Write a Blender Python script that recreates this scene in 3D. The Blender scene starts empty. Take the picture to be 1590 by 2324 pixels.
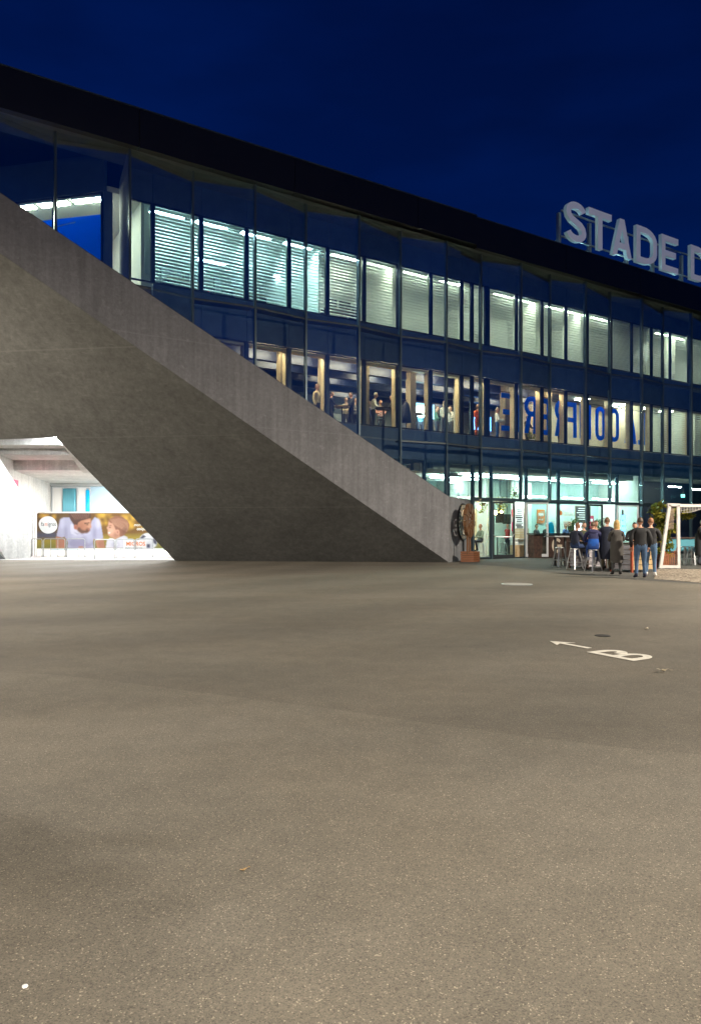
import bpy, bmesh, math, random
from mathutils import Vector, Matrix
random.seed(7)
SC = bpy.context.scene
COL = SC.collection
# ------------------------------------------------------------------ camera
F_PX, CX, HY, CAM_H = 1600.0, 795.0, 1203.0, 1.4      # focal length, centre column, horizon row (photo at 1590 x 2323)
cam_d = bpy.data.cameras.new('camera'); cam = bpy.data.objects.new('camera', cam_d); COL.objects.link(cam)
cam_d.sensor_fit = 'VERTICAL'; cam_d.sensor_height = 36.0; cam_d.lens = 36.0 * F_PX / 2323.0
cam_d.shift_y = (HY - 1161.5) / 2323.0
cam_d.clip_start = 0.05; cam_d.clip_end = 4000
cam.location = (0, 0, CAM_H); cam.rotation_euler = (math.radians(90), 0, 0)
SC.camera = cam
# ------------------------------------------------------------------ sky (dusk) and exposure
W = bpy.data.worlds.new('World'); SC.world = W; W.use_nodes = True
wn, wl = W.node_tree.nodes, W.node_tree.links
wn.clear()
sky = wn.new('ShaderNodeTexSky'); sky.sky_type = 'NISHITA'; sky.sun_disc = False
sky.sun_elevation = math.radians(-0.25); sky.sun_rotation = math.radians(150)
sky.air_density = 1.0; sky.dust_density = 0.3; sky.ozone_density = 6.0
tint = wn.new('ShaderNodeMix'); tint.data_type = 'RGBA'; tint.blend_type = 'MULTIPLY'
tint.inputs[0].default_value = 1.0; tint.inputs[7].default_value = (0.12, 0.64, 1.0, 1)   # tungsten white balance of the photograph
wl.new(sky.outputs[0], tint.inputs[6])
wtc = wn.new('ShaderNodeTexCoord'); wmp = wn.new('ShaderNodeMapping'); wmp.inputs['Scale'].default_value = (1.2, 1.2, 4.0); wl.new(wtc.outputs['Generated'], wmp.inputs['Vector'])
wnz = wn.new('ShaderNodeTexNoise'); wnz.inputs['Scale'].default_value = 2.2; wnz.inputs['Detail'].default_value = 5; wl.new(wmp.outputs[0], wnz.inputs['Vector'])
wmr = wn.new('ShaderNodeMapRange'); wmr.inputs[1].default_value = .38; wmr.inputs[2].default_value = .72; wmr.inputs[3].default_value = .88; wmr.inputs[4].default_value = 1.45; wl.new(wnz.outputs[0], wmr.inputs[0])
cl = wn.new('ShaderNodeMix'); cl.data_type = 'RGBA'; cl.blend_type = 'MULTIPLY'; cl.inputs[0].default_value = 1.0      # faint thin cloud all over the sky
wl.new(tint.outputs[2], cl.inputs[6]); wl.new(wmr.outputs[0], cl.inputs[7])
bg = wn.new('ShaderNodeBackground'); bg.inputs[1].default_value = 0.15
wl.new(cl.outputs[2], bg.inputs[0])
out = wn.new('ShaderNodeOutputWorld'); wl.new(bg.outputs[0], out.inputs[0])
SC.view_settings.view_transform = 'Standard'; SC.view_settings.look = 'None'
SC.view_settings.exposure = 0.0; SC.view_settings.gamma = 1.0
cy = SC.cycles
cy.use_denoising = True; cy.max_bounces = 7; cy.diffuse_bounces = 4; cy.glossy_bounces = 4
cy.transparent_max_bounces = 32; cy.transmission_bounces = 4
cy.caustics_reflective = False; cy.caustics_refractive = False
cy.sample_clamp_indirect = 6.0; cy.sample_clamp_direct = 0.0

# ------------------------------------------------------------------ frames of reference
TH = math.atan((3330.0 - CX) / F_PX); SN, CS = math.sin(TH), math.cos(TH)
U = Vector((SN, CS, 0)); NO = Vector((CS, -SN, 0)); ZV = Vector((0, 0, 1))   # along facade, outwards, up
D0 = 24.5           # camera to the line of inward folds of the outer glass
DI = 25.5           # camera to inner facade
RIDGE = 0.29
def P(s, d, z=0.0):
    return U * s - NO * (D0 - d) + Vector((0, 0, z))
def S(x, d):        # photo column -> distance along a facade-parallel plane
    z = F_PX * (D0 - d) / (CS * (3330.0 - x)); return (x - CX) * z / F_PX * SN + z * CS
def G(x, y, z=0.0): # photo pixel -> point on a level plane
    zz = (CAM_H - z) * F_PX / (y - HY); return Vector(((x - CX) * zz / F_PX, zz, z))
def R(x, y, Y):     # photo pixel at a given depth
    return Vector(((x - CX) * Y / F_PX, Y, CAM_H + (HY - y) * Y / F_PX))
def ray_plane(x, y, p0, n):
    d = Vector(((x - CX) / F_PX, 1, (HY - y) / F_PX)); o = Vector((0, 0, CAM_H))
    return o + d * ((p0 - o).dot(n) / d.dot(n))
IN = D0 - DI        # d of the inner facade = -1.0

# ------------------------------------------------------------------ materials
MATS = {}
def leafmat_(name, c, k=.65):      # thin printed film, lit through from behind
    m, n, l, b = newmat(name); b.inputs['Base Color'].default_value = (*c, 1); b.inputs['Roughness'].default_value = .4
    tr = n.new('ShaderNodeBsdfTranslucent'); tr.inputs[0].default_value = (*c, 1)
    mx = n.new('ShaderNodeMixShader'); mx.inputs[0].default_value = k; l.new(b.outputs[0], mx.inputs[1]); l.new(tr.outputs[0], mx.inputs[2]); l.new(mx.outputs[0], n['Material Output'].inputs[0])
def newmat(name):
    m = bpy.data.materials.new(name); m.use_nodes = True
    n, l = m.node_tree.nodes, m.node_tree.links
    b = n.get('Principled BSDF'); MATS[name] = m
    return m, n, l, b
def mat(name, col, rough=0.6, metal=0.0, var=0.0, scale=3.0, bump=0.0, bscale=60.0, spec=0.5):
    m, n, l, b = newmat(name)
    b.inputs['Base Color'].default_value = (*col, 1); b.inputs['Roughness'].default_value = rough
    b.inputs['Metallic'].default_value = metal
    b.inputs['Specular IOR Level'].default_value = spec
    tc = n.new('ShaderNodeTexCoord')
    if var > 0:
        nz = n.new('ShaderNodeTexNoise'); nz.inputs['Scale'].default_value = scale; nz.inputs['Detail'].default_value = 6
        l.new(tc.outputs['Object'], nz.inputs['Vector'])
        mp = n.new('ShaderNodeMapRange'); mp.inputs[1].default_value = .3; mp.inputs[2].default_value = .7
        mp.inputs[3].default_value = 1 - var; mp.inputs[4].default_value = 1 + var
        l.new(nz.outputs[0], mp.inputs[0])
        mx = n.new('ShaderNodeMix'); mx.data_type = 'RGBA'; mx.blend_type = 'MULTIPLY'; mx.inputs[0].default_value = 1
        mx.inputs[6].default_value = (*col, 1); l.new(mp.outputs[0], mx.inputs[7]); l.new(mx.outputs[2], b.inputs['Base Color'])
    if bump > 0:
        n2 = n.new('ShaderNodeTexNoise'); n2.inputs['Scale'].default_value = bscale; n2.inputs['Detail'].default_value = 4
        l.new(tc.outputs['Object'], n2.inputs['Vector'])
        bp = n.new('ShaderNodeBump'); bp.inputs['Strength'].default_value = bump; bp.inputs['Distance'].default_value = .02
        l.new(n2.outputs[0], bp.inputs['Height']); l.new(bp.outputs[0], b.inputs['Normal'])
    return m
def emat(name, col, strength):
    m, n, l, b = newmat(name)
    b.inputs['Base Color'].default_value = (*col, 1)
    b.inputs['Emission Color'].default_value = (*col, 1); b.inputs['Emission Strength'].default_value = strength
    return m
def glassmat(name, tintc, f0=0.05, fmax=0.9, gcol=(1, 1, 1), rough=0.0):
    m, n, l, b = newmat(name); n.remove(b)
    tr = n.new('ShaderNodeBsdfTransparent'); tr.inputs[0].default_value = (*tintc, 1)
    gl = n.new('ShaderNodeBsdfAnisotropic') if False else n.new('ShaderNodeBsdfGlossy')
    gl.inputs['Color'].default_value = (*gcol, 1); gl.inputs['Roughness'].default_value = rough
    lw = n.new('ShaderNodeLayerWeight'); lw.inputs[0].default_value = .5
    pw = n.new('ShaderNodeMath'); pw.operation = 'POWER'; pw.inputs[1].default_value = 5
    l.new(lw.outputs['Facing'], pw.inputs[0])
    ma = n.new('ShaderNodeMath'); ma.operation = 'MULTIPLY_ADD'; ma.inputs[1].default_value = fmax; ma.inputs[2].default_value = f0
    l.new(pw.outputs[0], ma.inputs[0])
    mx = n.new('ShaderNodeMixShader'); l.new(ma.outputs[0], mx.inputs[0]); l.new(tr.outputs[0], mx.inputs[1]); l.new(gl.outputs[0], mx.inputs[2])
    l.new(mx.outputs[0], n['Material Output'].inputs[0])
    return m
def ramp(n, stops):
    r = n.new('ShaderNodeValToRGB'); e = r.color_ramp.elements
    while len(e) < len(stops): e.new(.5)
    for i, (p, c) in enumerate(stops): e[i].position = p; e[i].color = (*c, 1)
    return r
def mixc(n, l, fac, a, b, mode='MIX'):
    mx = n.new('ShaderNodeMix'); mx.data_type = 'RGBA'; mx.blend_type = mode
    if isinstance(fac, float): mx.inputs[0].default_value = fac
    else: l.new(fac, mx.inputs[0])
    for k, v in ((6, a), (7, b)):
        if isinstance(v, tuple): mx.inputs[k].default_value = (*v, 1)
        else: l.new(v, mx.inputs[k])
    return mx.outputs[2]
def noise(n, l, vec, scale, detail=4, rough=.55):
    t = n.new('ShaderNodeTexNoise'); t.inputs['Scale'].default_value = scale; t.inputs['Detail'].default_value = detail
    t.inputs['Roughness'].default_value = rough; l.new(vec, t.inputs['Vector']); return t.outputs[0]
def mapping(n, l, vec, sc=(1, 1, 1), rot=(0, 0, 0), loc=(0, 0, 0)):
    m = n.new('ShaderNodeMapping'); m.inputs['Scale'].default_value = sc; m.inputs['Rotation'].default_value = rot
    m.inputs['Location'].default_value = loc; l.new(vec, m.inputs['Vector']); return m.outputs[0]
def maprange(n, l, v, a, b, c, d):
    m = n.new('ShaderNodeMapRange'); m.inputs[1].default_value = a; m.inputs[2].default_value = b
    m.inputs[3].default_value = c; m.inputs[4].default_value = d; l.new(v, m.inputs[0]); return m.outputs[0]
def asphalt(name, base, light):
    m, n, l, b = newmat(name)
    tc = n.new('ShaderNodeTexCoord'); v = tc.outputs['Object']
    vo = n.new('ShaderNodeTexVoronoi'); vo.inputs['Scale'].default_value = 210; vo.feature = 'F1'; l.new(v, vo.inputs['Vector'])
    sep = n.new('ShaderNodeSeparateColor'); l.new(vo.outputs['Color'], sep.inputs[0])
    stone = ramp(n, [(0.0, (.55, .55, .55)), (.25, (.85, .85, .85)), (.75, (1.03, 1.02, 1.0)), (.96, (1.2, 1.18, 1.14)), (.988, (2.2, 2.15, 2.0))])
    l.new(sep.outputs[0], stone.inputs[0])
    big = maprange(n, l, noise(n, l, mapping(n, l, v, (.10, .38, 1), (0, 0, -.12)), 1.0, 4), .32, .68, .80, 1.14)
    mid = maprange(n, l, noise(n, l, v, 3.2, 5, .65), .3, .7, .90, 1.10)
    c = mixc(n, l, 1.0, base, stone.outputs[0], 'MULTIPLY'); c = mixc(n, l, 1.0, c, big, 'MULTIPLY'); c = mixc(n, l, 1.0, c, mid, 'MULTIPLY')
    wv = n.new('ShaderNodeTexWave'); wv.wave_type = 'RINGS'; wv.rings_direction = 'Z'; wv.inputs['Scale'].default_value = .11; wv.inputs['Distortion'].default_value = 5; wv.inputs['Detail'].default_value = 3; wv.inputs['Detail Scale'].default_value = .6
    l.new(mapping(n, l, v, (1, 1, 1), (0, 0, 0), (22, -34, 0)), wv.inputs['Vector'])
    c = mixc(n, l, 1.0, c, maprange(n, l, wv.outputs['Fac'], .1, .9, .90, 1.05), 'MULTIPLY')
    warm = maprange(n, l, noise(n, l, v, .45, 3), .4, .7, 0, .35)
    c = mixc(n, l, warm, c, mixc(n, l, 1.0, c, (1.08, 1.0, .88), 'MULTIPLY'))
    # dark oily spots
    sp = maprange(n, l, noise(n, l, v, 1.1, 6, .6), .66, .74, 0, .35)
    c = mixc(n, l, sp, c, (.045, .042, .038))
    l.new(c, b.inputs['Base Color']); b.inputs['Roughness'].default_value = .82; b.inputs['Specular IOR Level'].default_value = .3
    bp = n.new('ShaderNodeBump'); bp.inputs['Strength'].default_value = .5; bp.inputs['Distance'].default_value = .004
    hh = maprange(n, l, vo.outputs['Distance'], 0, .8, 1, 0)
    l.new(hh, bp.inputs['Height']); l.new(bp.outputs[0], b.inputs['Normal'])
    return m
def concrete(name, base, streak=True, joints=()):
    m, n, l, b = newmat(name)
    tc = n.new('ShaderNodeTexCoord'); v = tc.outputs['Object']
    a = maprange(n, l, noise(n, l, v, .55, 7, .7), .3, .7, .80, 1.14)
    st = maprange(n, l, noise(n, l, mapping(n, l, v, (5, 5, .28)), 1.0, 5, .6), .3, .75, .80, 1.12)
    fine = maprange(n, l, noise(n, l, v, 9, 8, .78), .3, .7, .80, 1.16)
    scr = maprange(n, l, noise(n, l, mapping(n, l, v, (1.2, 7, 7), (.4, .5, .3)), 1.0, 6, .7), .58, .72, 0, .38)
    c = mixc(n, l, 1.0, base, a, 'MULTIPLY'); c = mixc(n, l, 1.0, c, st, 'MULTIPLY'); c = mixc(n, l, 1.0, c, fine, 'MULTIPLY')
    c = mixc(n, l, scr, c, tuple(min(1, q * 1.7) for q in base))
    sep = n.new('ShaderNodeSeparateXYZ'); l.new(v, sep.inputs[0])
    wob = maprange(n, l, noise(n, l, v, 1.5, 3), 0, 1, -.02, .02)
    zz = n.new('ShaderNodeMath'); l.new(sep.outputs[2], zz.inputs[0]); l.new(wob, zz.inputs[1])
    for j, amt in joints:
        d = n.new('ShaderNodeMath'); d.operation = 'SUBTRACT'; l.new(zz.outputs[0], d.inputs[0]); d.inputs[1].default_value = j
        ab = n.new('ShaderNodeMath'); ab.operation = 'ABSOLUTE'; l.new(d.outputs[0], ab.inputs[0])
        k = maprange(n, l, ab.outputs[0], 0, .03, amt, 0)
        c = mixc(n, l, k, c, tuple(q * 1.6 for q in base))
    pits = n.new('ShaderNodeTexVoronoi'); pits.inputs['Scale'].default_value = 5; l.new(v, pits.inputs['Vector'])
    k = maprange(n, l, pits.outputs['Distance'], .02, .06, .5, 0); c = mixc(n, l, k, c, tuple(q * .4 for q in base))
    l.new(c, b.inputs['Base Color']); b.inputs['Roughness'].default_value = .8; b.inputs['Specular IOR Level'].default_value = .3
    bp = n.new('ShaderNodeBump'); bp.inputs['Strength'].default_value = .25; bp.inputs['Distance'].default_value = .03
    l.new(noise(n, l, v, 14, 6), bp.inputs['Height']); l.new(bp.outputs[0], b.inputs['Normal'])
    return m
def wood(name, base, axis=(1, 12, 12), dark=.6):
    m, n, l, b = newmat(name)
    tc = n.new('ShaderNodeTexCoord'); v = tc.outputs['Object']
    g = maprange(n, l, noise(n, l, mapping(n, l, v, axis), 2.2, 6, .6), .25, .75, dark, 1.25)
    c = mixc(n, l, 1.0, base, g, 'MULTIPLY'); l.new(c, b.inputs['Base Color']); b.inputs['Roughness'].default_value = .6
    return m
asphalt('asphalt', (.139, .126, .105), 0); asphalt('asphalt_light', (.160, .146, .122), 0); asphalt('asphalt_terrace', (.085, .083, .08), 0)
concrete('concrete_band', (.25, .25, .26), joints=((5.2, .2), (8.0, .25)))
concrete('concrete_soffit', (.150, .152, .148), joints=((2.35, .32), (4.95, .25), (7.55, .35)))  # same concrete as the band, base colour darkened for the overhang's shade
concrete('concrete_pale', (.62, .60, .57), joints=())
mat('fascia', (.006, .006, .007), .45, 0, .3, 1.2)
mat('soffit', (.10, .11, .11), .6, 0, .15)
mat('mullion', (.07, .105, .13), .35, .4)
mat('frame_dark', (.02, .025, .03), .4, .5)
mat('frame_white', (.62, .64, .66), .35, .3)
mat('spandrel', (.06, .095, .15), .5, 0, .15, 2)
mat('walkway', (.07, .085, .09), .5, .4, .2, 4)
mat('plaster', (.66, .66, .60), .8, 0, .04); mat('plaster_warm', (.50, .42, .32), .8, 0, .05)
mat('plaster_gray', (.30, .32, .32), .8); mat('dark_blue', (.012, .018, .05), .5)
mat('ceiling_brown', (.11, .10, .10), .7); mat('floor_in', (.14, .12, .10), .5, 0, .2); mat('white', (.8, .8, .79), .5)
wood('reveal_wood', (.55, .42, .26), (1, 1, 1), .85)
wood('post_wood', (.26, .20, .13), (10, 10, .8), .75)
wood('crate_wood', (.20, .075, .03), (1.5, 1.5, 14), .55)
wood('carved_wood', (.17, .075, .028), (14, 14, 3), .5)
wood('tan_board', (.38, .27, .14), (6, 6, 1), .6)
wood('painted_board', (.46, .43, .46), (1.4, 1.4, 9), .35)
mat('rust_red', (.30, .06, .025), .7, 0, .3, 8)
mat('rust_dark', (.055, .03, .022), .7, 0, .5, 6)
leafmat_('blind', (.72, .75, .70), .5)
mat('galvanised', (.45, .47, .48), .38, .85, .15, 12)
mat('steel', (.55, .56, .57), .28, .95, .1, 9)
mat('black', (.012, .012, .013), .5); mat('line_paint', (.62, .59, .52), .7, 0, .18, 12)
mat('cream', (.60, .52, .40), .6, 0, .1); emat('sign_face', (.62, .66, .86), .16); emat('sign_side', (.50, .74, .85), .13)  # faint emission added to sign faces and sides to brighten the letters
leafmat_('letter_blue', (.02, .20, .75), .75); mat('net', (.55, .42, .33), .8); mat('net_rust', (.45, .16, .08), .8)
mat('goal_white', (.55, .52, .50), .5, 0, .12, 5)
mat('bark', (.10, .065, .04), .9, 0, .3, 12); mat('soil', (.03, .022, .015), .95)
mat('iron', (.16, .155, .145), .6, .4, .2, 20); mat('cover_grey', (.30, .29, .27), .7, 0, .15, 20); mat('drain', (.015, .014, .013), .7)
leafmat_('blue_film', (.0, .25, .85)); mat('pink', (.75, .07, .16), .6); mat('cyan', (.0, .42, .75), .4)
mat('orange_print', (.75, .20, .04), .6); mat('lavender', (.30, .30, .38), .6); mat('skin_print', (.30, .15, .10), .6); mat('skin_shadow', (.38, .18, .11), .6)
mat('hair_print', (.10, .05, .03), .6); mat('boy_hair', (.16, .07, .035), .6); mat('paper', (.80, .79, .77), .6)
mat('grass_print', (.20, .16, .025), .6); mat('bokeh_yellow', (.62, .38, .06), .6); mat('lavender_dark', (.20, .19, .27), .6); mat('paper_dim', (.46, .45, .52), .6); mat('skin_fair_print', (.46, .25, .18), .6); mat('glass_teal', (.10, .32, .40), .3); mat('pale_blue', (.42, .58, .68), .6)
mat('beer', (.62, .36, .02), .15); mat('foam', (.8, .78, .7), .6); mat('wine_red', (.40, .02, .06), .5); mat('orange_cloth', (.62, .10, .02), .8)
glassmat('facade_glass', (.93, .98, .98), .17, .75); glassmat('pane_glass', (.94, .985, .975), .02, .5); glassmat('door_glass', (.86, .95, .94), .03, .5)
def poster_mat():
    m, n, l, b = newmat('poster_bokeh')
    tc = n.new('ShaderNodeTexCoord'); v = tc.outputs['Object']
    vo = n.new('ShaderNodeTexVoronoi'); vo.feature = 'SMOOTH_F1'; vo.inputs['Scale'].default_value = 1.1; l.new(v, vo.inputs['Vector'])
    r = ramp(n, [(0.0, (.55, .33, .05)), (.25, (.24, .12, .012)), (.5, (.10, .05, .01)), (1.0, (.03, .02, .006))])
    l.new(vo.outputs['Distance'], r.inputs[0]); l.new(r.outputs[0], b.inputs['Base Color']); b.inputs['Roughness'].default_value = .6
poster_mat()
def leafmat(name, a, c):
    m, n, l, b = newmat(name)
    oi = n.new('ShaderNodeNewGeometry')
    r = ramp(n, [(0, a), (1, c)]); l.new(oi.outputs['Random Per Island'], r.inputs[0]); l.new(r.outputs[0], b.inputs['Base Color'])
    b.inputs['Roughness'].default_value = .55; b.inputs['Subsurface Weight'].default_value = 0
    tr = n.new('ShaderNodeBsdfTranslucent'); l.new(r.outputs[0], tr.inputs[0])
    mx = n.new('ShaderNodeMixShader'); mx.inputs[0].default_value = .3; l.new(b.outputs[0], mx.inputs[1]); l.new(tr.outputs[0], mx.inputs[2])
    l.new(mx.outputs[0], n['Material Output'].inputs[0])
leafmat('leaf', (.07, .12, .02), (.30, .26, .03)); leafmat('leaf_dark', (.03, .07, .015), (.10, .14, .03)); mat('leaf_pale', (.34, .29, .20), .7); mat('dry_leaf', (.30, .20, .09), .7)
emat('lamp_cool', (.80, 1.0, .92), 40.0); emat('lamp_office', (.97, 1.0, .78), 112); emat('lamp_office_cool', (.62, .97, 1.0), 150)
emat('lamp_warm', (1.0, .78, .50), 110); emat('lamp_bar', (.74, 1.0, .96), 66); emat('lamp_passage', (.92, .97, 1.0), 430.0); emat('lamp_passage_low', (.88, .96, 1.0), 330.0); emat('lamp_passage_deep', (1.0, .97, .92), 1400.0)
emat('bulb', (1.0, .55, .18), 160.0); emat('spot_white', (.9, 1.0, 1.0), 40.0); emat('screen', (.30, .65, 1.0), 3.0); emat('lamp_blue', (.12, .35, 1.0), 7.0)
emat('flood_lens', (.45, .90, 1.0), 110.0); emat('glint_red', (1.0, .05, .04), 6.0); emat('street_led', (1.0, .80, .56), 40.0); emat('exit_sign', (.3, .95, .9), 2.0)

# ------------------------------------------------------------------ mesh helpers
class MB:
    def __init__(s): s.v, s.f, s.m = [], [], []
    def add(s, vs, fs, mi=0):
        b = len(s.v); s.v += [tuple(v) for v in vs]; s.f += [tuple(b + i for i in f) for f in fs]; s.m += [mi] * len(fs); return s
    def hexa(s, p, mi=0):          # p: 4 bottom then 4 top
        return s.add(p, [(3, 2, 1, 0), (4, 5, 6, 7), (0, 1, 5, 4), (1, 2, 6, 5), (2, 3, 7, 6), (3, 0, 4, 7)], mi)
    def box(s, c, dx, dy, dz, mi=0, M=None):   # centred box
        p = [Vector((c[0] + a * dx / 2, c[1] + b * dy / 2, c[2] + e * dz / 2)) for e in (-1, 1) for a, b in ((-1, -1), (1, -1), (1, 1), (-1, 1))]
        if M: p = [M @ q for q in p]
        return s.hexa(p, mi)
    def fbox(s, s0, s1, d0, d1, z0, z1, mi=0):  # facade-aligned box, d0 < d1 (outer)
        return s.hexa([P(s0, d1, z0), P(s1, d1, z0), P(s1, d0, z0), P(s0, d0, z0), P(s0, d1, z1), P(s1, d1, z1), P(s1, d0, z1), P(s0, d0, z1)], mi)
    def tube(s, a, b, ra, rb=None, n=8, mi=0, caps=True):
        rb = ra if rb is None else rb; a, b = Vector(a), Vector(b); w = (b - a).normalized()
        x = w.orthogonal().normalized(); y = w.cross(x)
        if abs(w.z) > .95: x, y = Vector((1, 0, 0)), Vector((0, 1, 0)) if w.z > 0 else Vector((0, -1, 0))
        vs = [c + (x * math.cos(2 * math.pi * i / n) + y * math.sin(2 * math.pi * i / n)) * r for c, r in ((a, ra), (b, rb)) for i in range(n)]
        fs = [(i, (i + 1) % n, n + (i + 1) % n, n + i) for i in range(n)]
        if caps: fs += [tuple(range(n - 1, -1, -1)), tuple(range(n, 2 * n))]
        return s.add(vs, fs, mi)
    def bar(s, a, b, w, h, mi=0, up=ZV):  # rectangular bar
        a, b = Vector(a), Vector(b); t = (b - a).normalized(); x = t.cross(up)
        if x.length < 1e-4: x = Vector((1, 0, 0))
        x.normalize(); y = x.cross(t)
        q = lambda c: [c - x * w / 2 - y * h / 2, c + x * w / 2 - y * h / 2, c + x * w / 2 + y * h / 2, c - x * w / 2 + y * h / 2]
        return s.hexa(q(a) + q(b), mi)
    def path(s, pts, r, n=7, mi=0):
        for a, b in zip(pts, pts[1:]): s.tube(a, b, r, r, n, mi)
        return s
    def lathe(s, prof, c=(0, 0, 0), n=16, mi=0):
        vs = [(c[0] + r * math.cos(2 * math.pi * i / n), c[1] + r * math.sin(2 * math.pi * i / n), c[2] + z) for r, z in prof for i in range(n)]
        fs = [(k * n + i, k * n + (i + 1) % n, (k + 1) * n + (i + 1) % n, (k + 1) * n + i) for k in range(len(prof) - 1) for i in range(n)]
        fs += [tuple(range(n - 1, -1, -1)), tuple((len(prof) - 1) * n + i for i in range(n))]
        return s.add(vs, fs, mi)
    def prism(s, pts, off, mi=0):   # polygon (world points) extruded by vector
        n = len(pts); off = Vector(off); vs = [Vector(p) for p in pts] + [Vector(p) + off for p in pts]
        fs = [tuple(range(n)), tuple(range(2 * n - 1, n - 1, -1))] + [(i, n + i, n + (i + 1) % n, (i + 1) % n) for i in range(n)]
        return s.add(vs, fs, mi)
    def mesh(s, name='mesh'):
        me = bpy.data.meshes.new(name); me.from_pydata(s.v, [], s.f); me.polygons.foreach_set('material_index', s.m)
        bm = bmesh.new(); bm.from_mesh(me); bmesh.ops.recalc_face_normals(bm, faces=bm.faces); bm.to_mesh(me); bm.free(); return me
    def build(s, name, mats, parent=None, smooth=False):
        me = s.mesh(name)
        for k in (mats if isinstance(mats, (list, tuple)) else [mats]): me.materials.append(MATS[k])
        if smooth: me.polygons.foreach_set('use_smooth', [True] * len(me.polygons))
        return link(name, me, parent)
def link(name, me, parent=None):
    o = bpy.data.objects.new(name, me); COL.objects.link(o)
    if parent: o.parent = parent; o.matrix_parent_inverse = parent.matrix_world.inverted() if False else Matrix()
    return o
def world_part(o, parent):      # parent without moving a mesh that is given in world coordinates
    o.parent = parent; o.matrix_parent_inverse = Matrix.Translation(parent.location).inverted() if parent.rotation_euler.z == 0 else (Matrix.Translation(parent.location) @ Matrix.Rotation(parent.rotation_euler.z, 4, 'Z')).inverted(); return o
def tag(o, label=None, cat=None, group=None, kind=None):
    if label: o['label'] = label
    if cat: o['category'] = cat
    if group: o['group'] = group
    if kind: o['kind'] = kind
    return o
def thing(name, label, cat, loc=(0, 0, 0), rz=0.0, group=None):
    o = bpy.data.objects.new(name, None); COL.objects.link(o); o.location = loc; o.rotation_euler = (0, 0, rz); o.empty_display_size = .2
    return tag(o, label, cat, group)
def copy_tree(o, parent=None):
    c = o.copy(); COL.objects.link(c)
    if parent: c.parent = parent
    for ch in list(o.children): copy_tree(ch, c)
    return c
FZ = math.atan2(CS, SN)        # rotation that lays local +X along the facade

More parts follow.
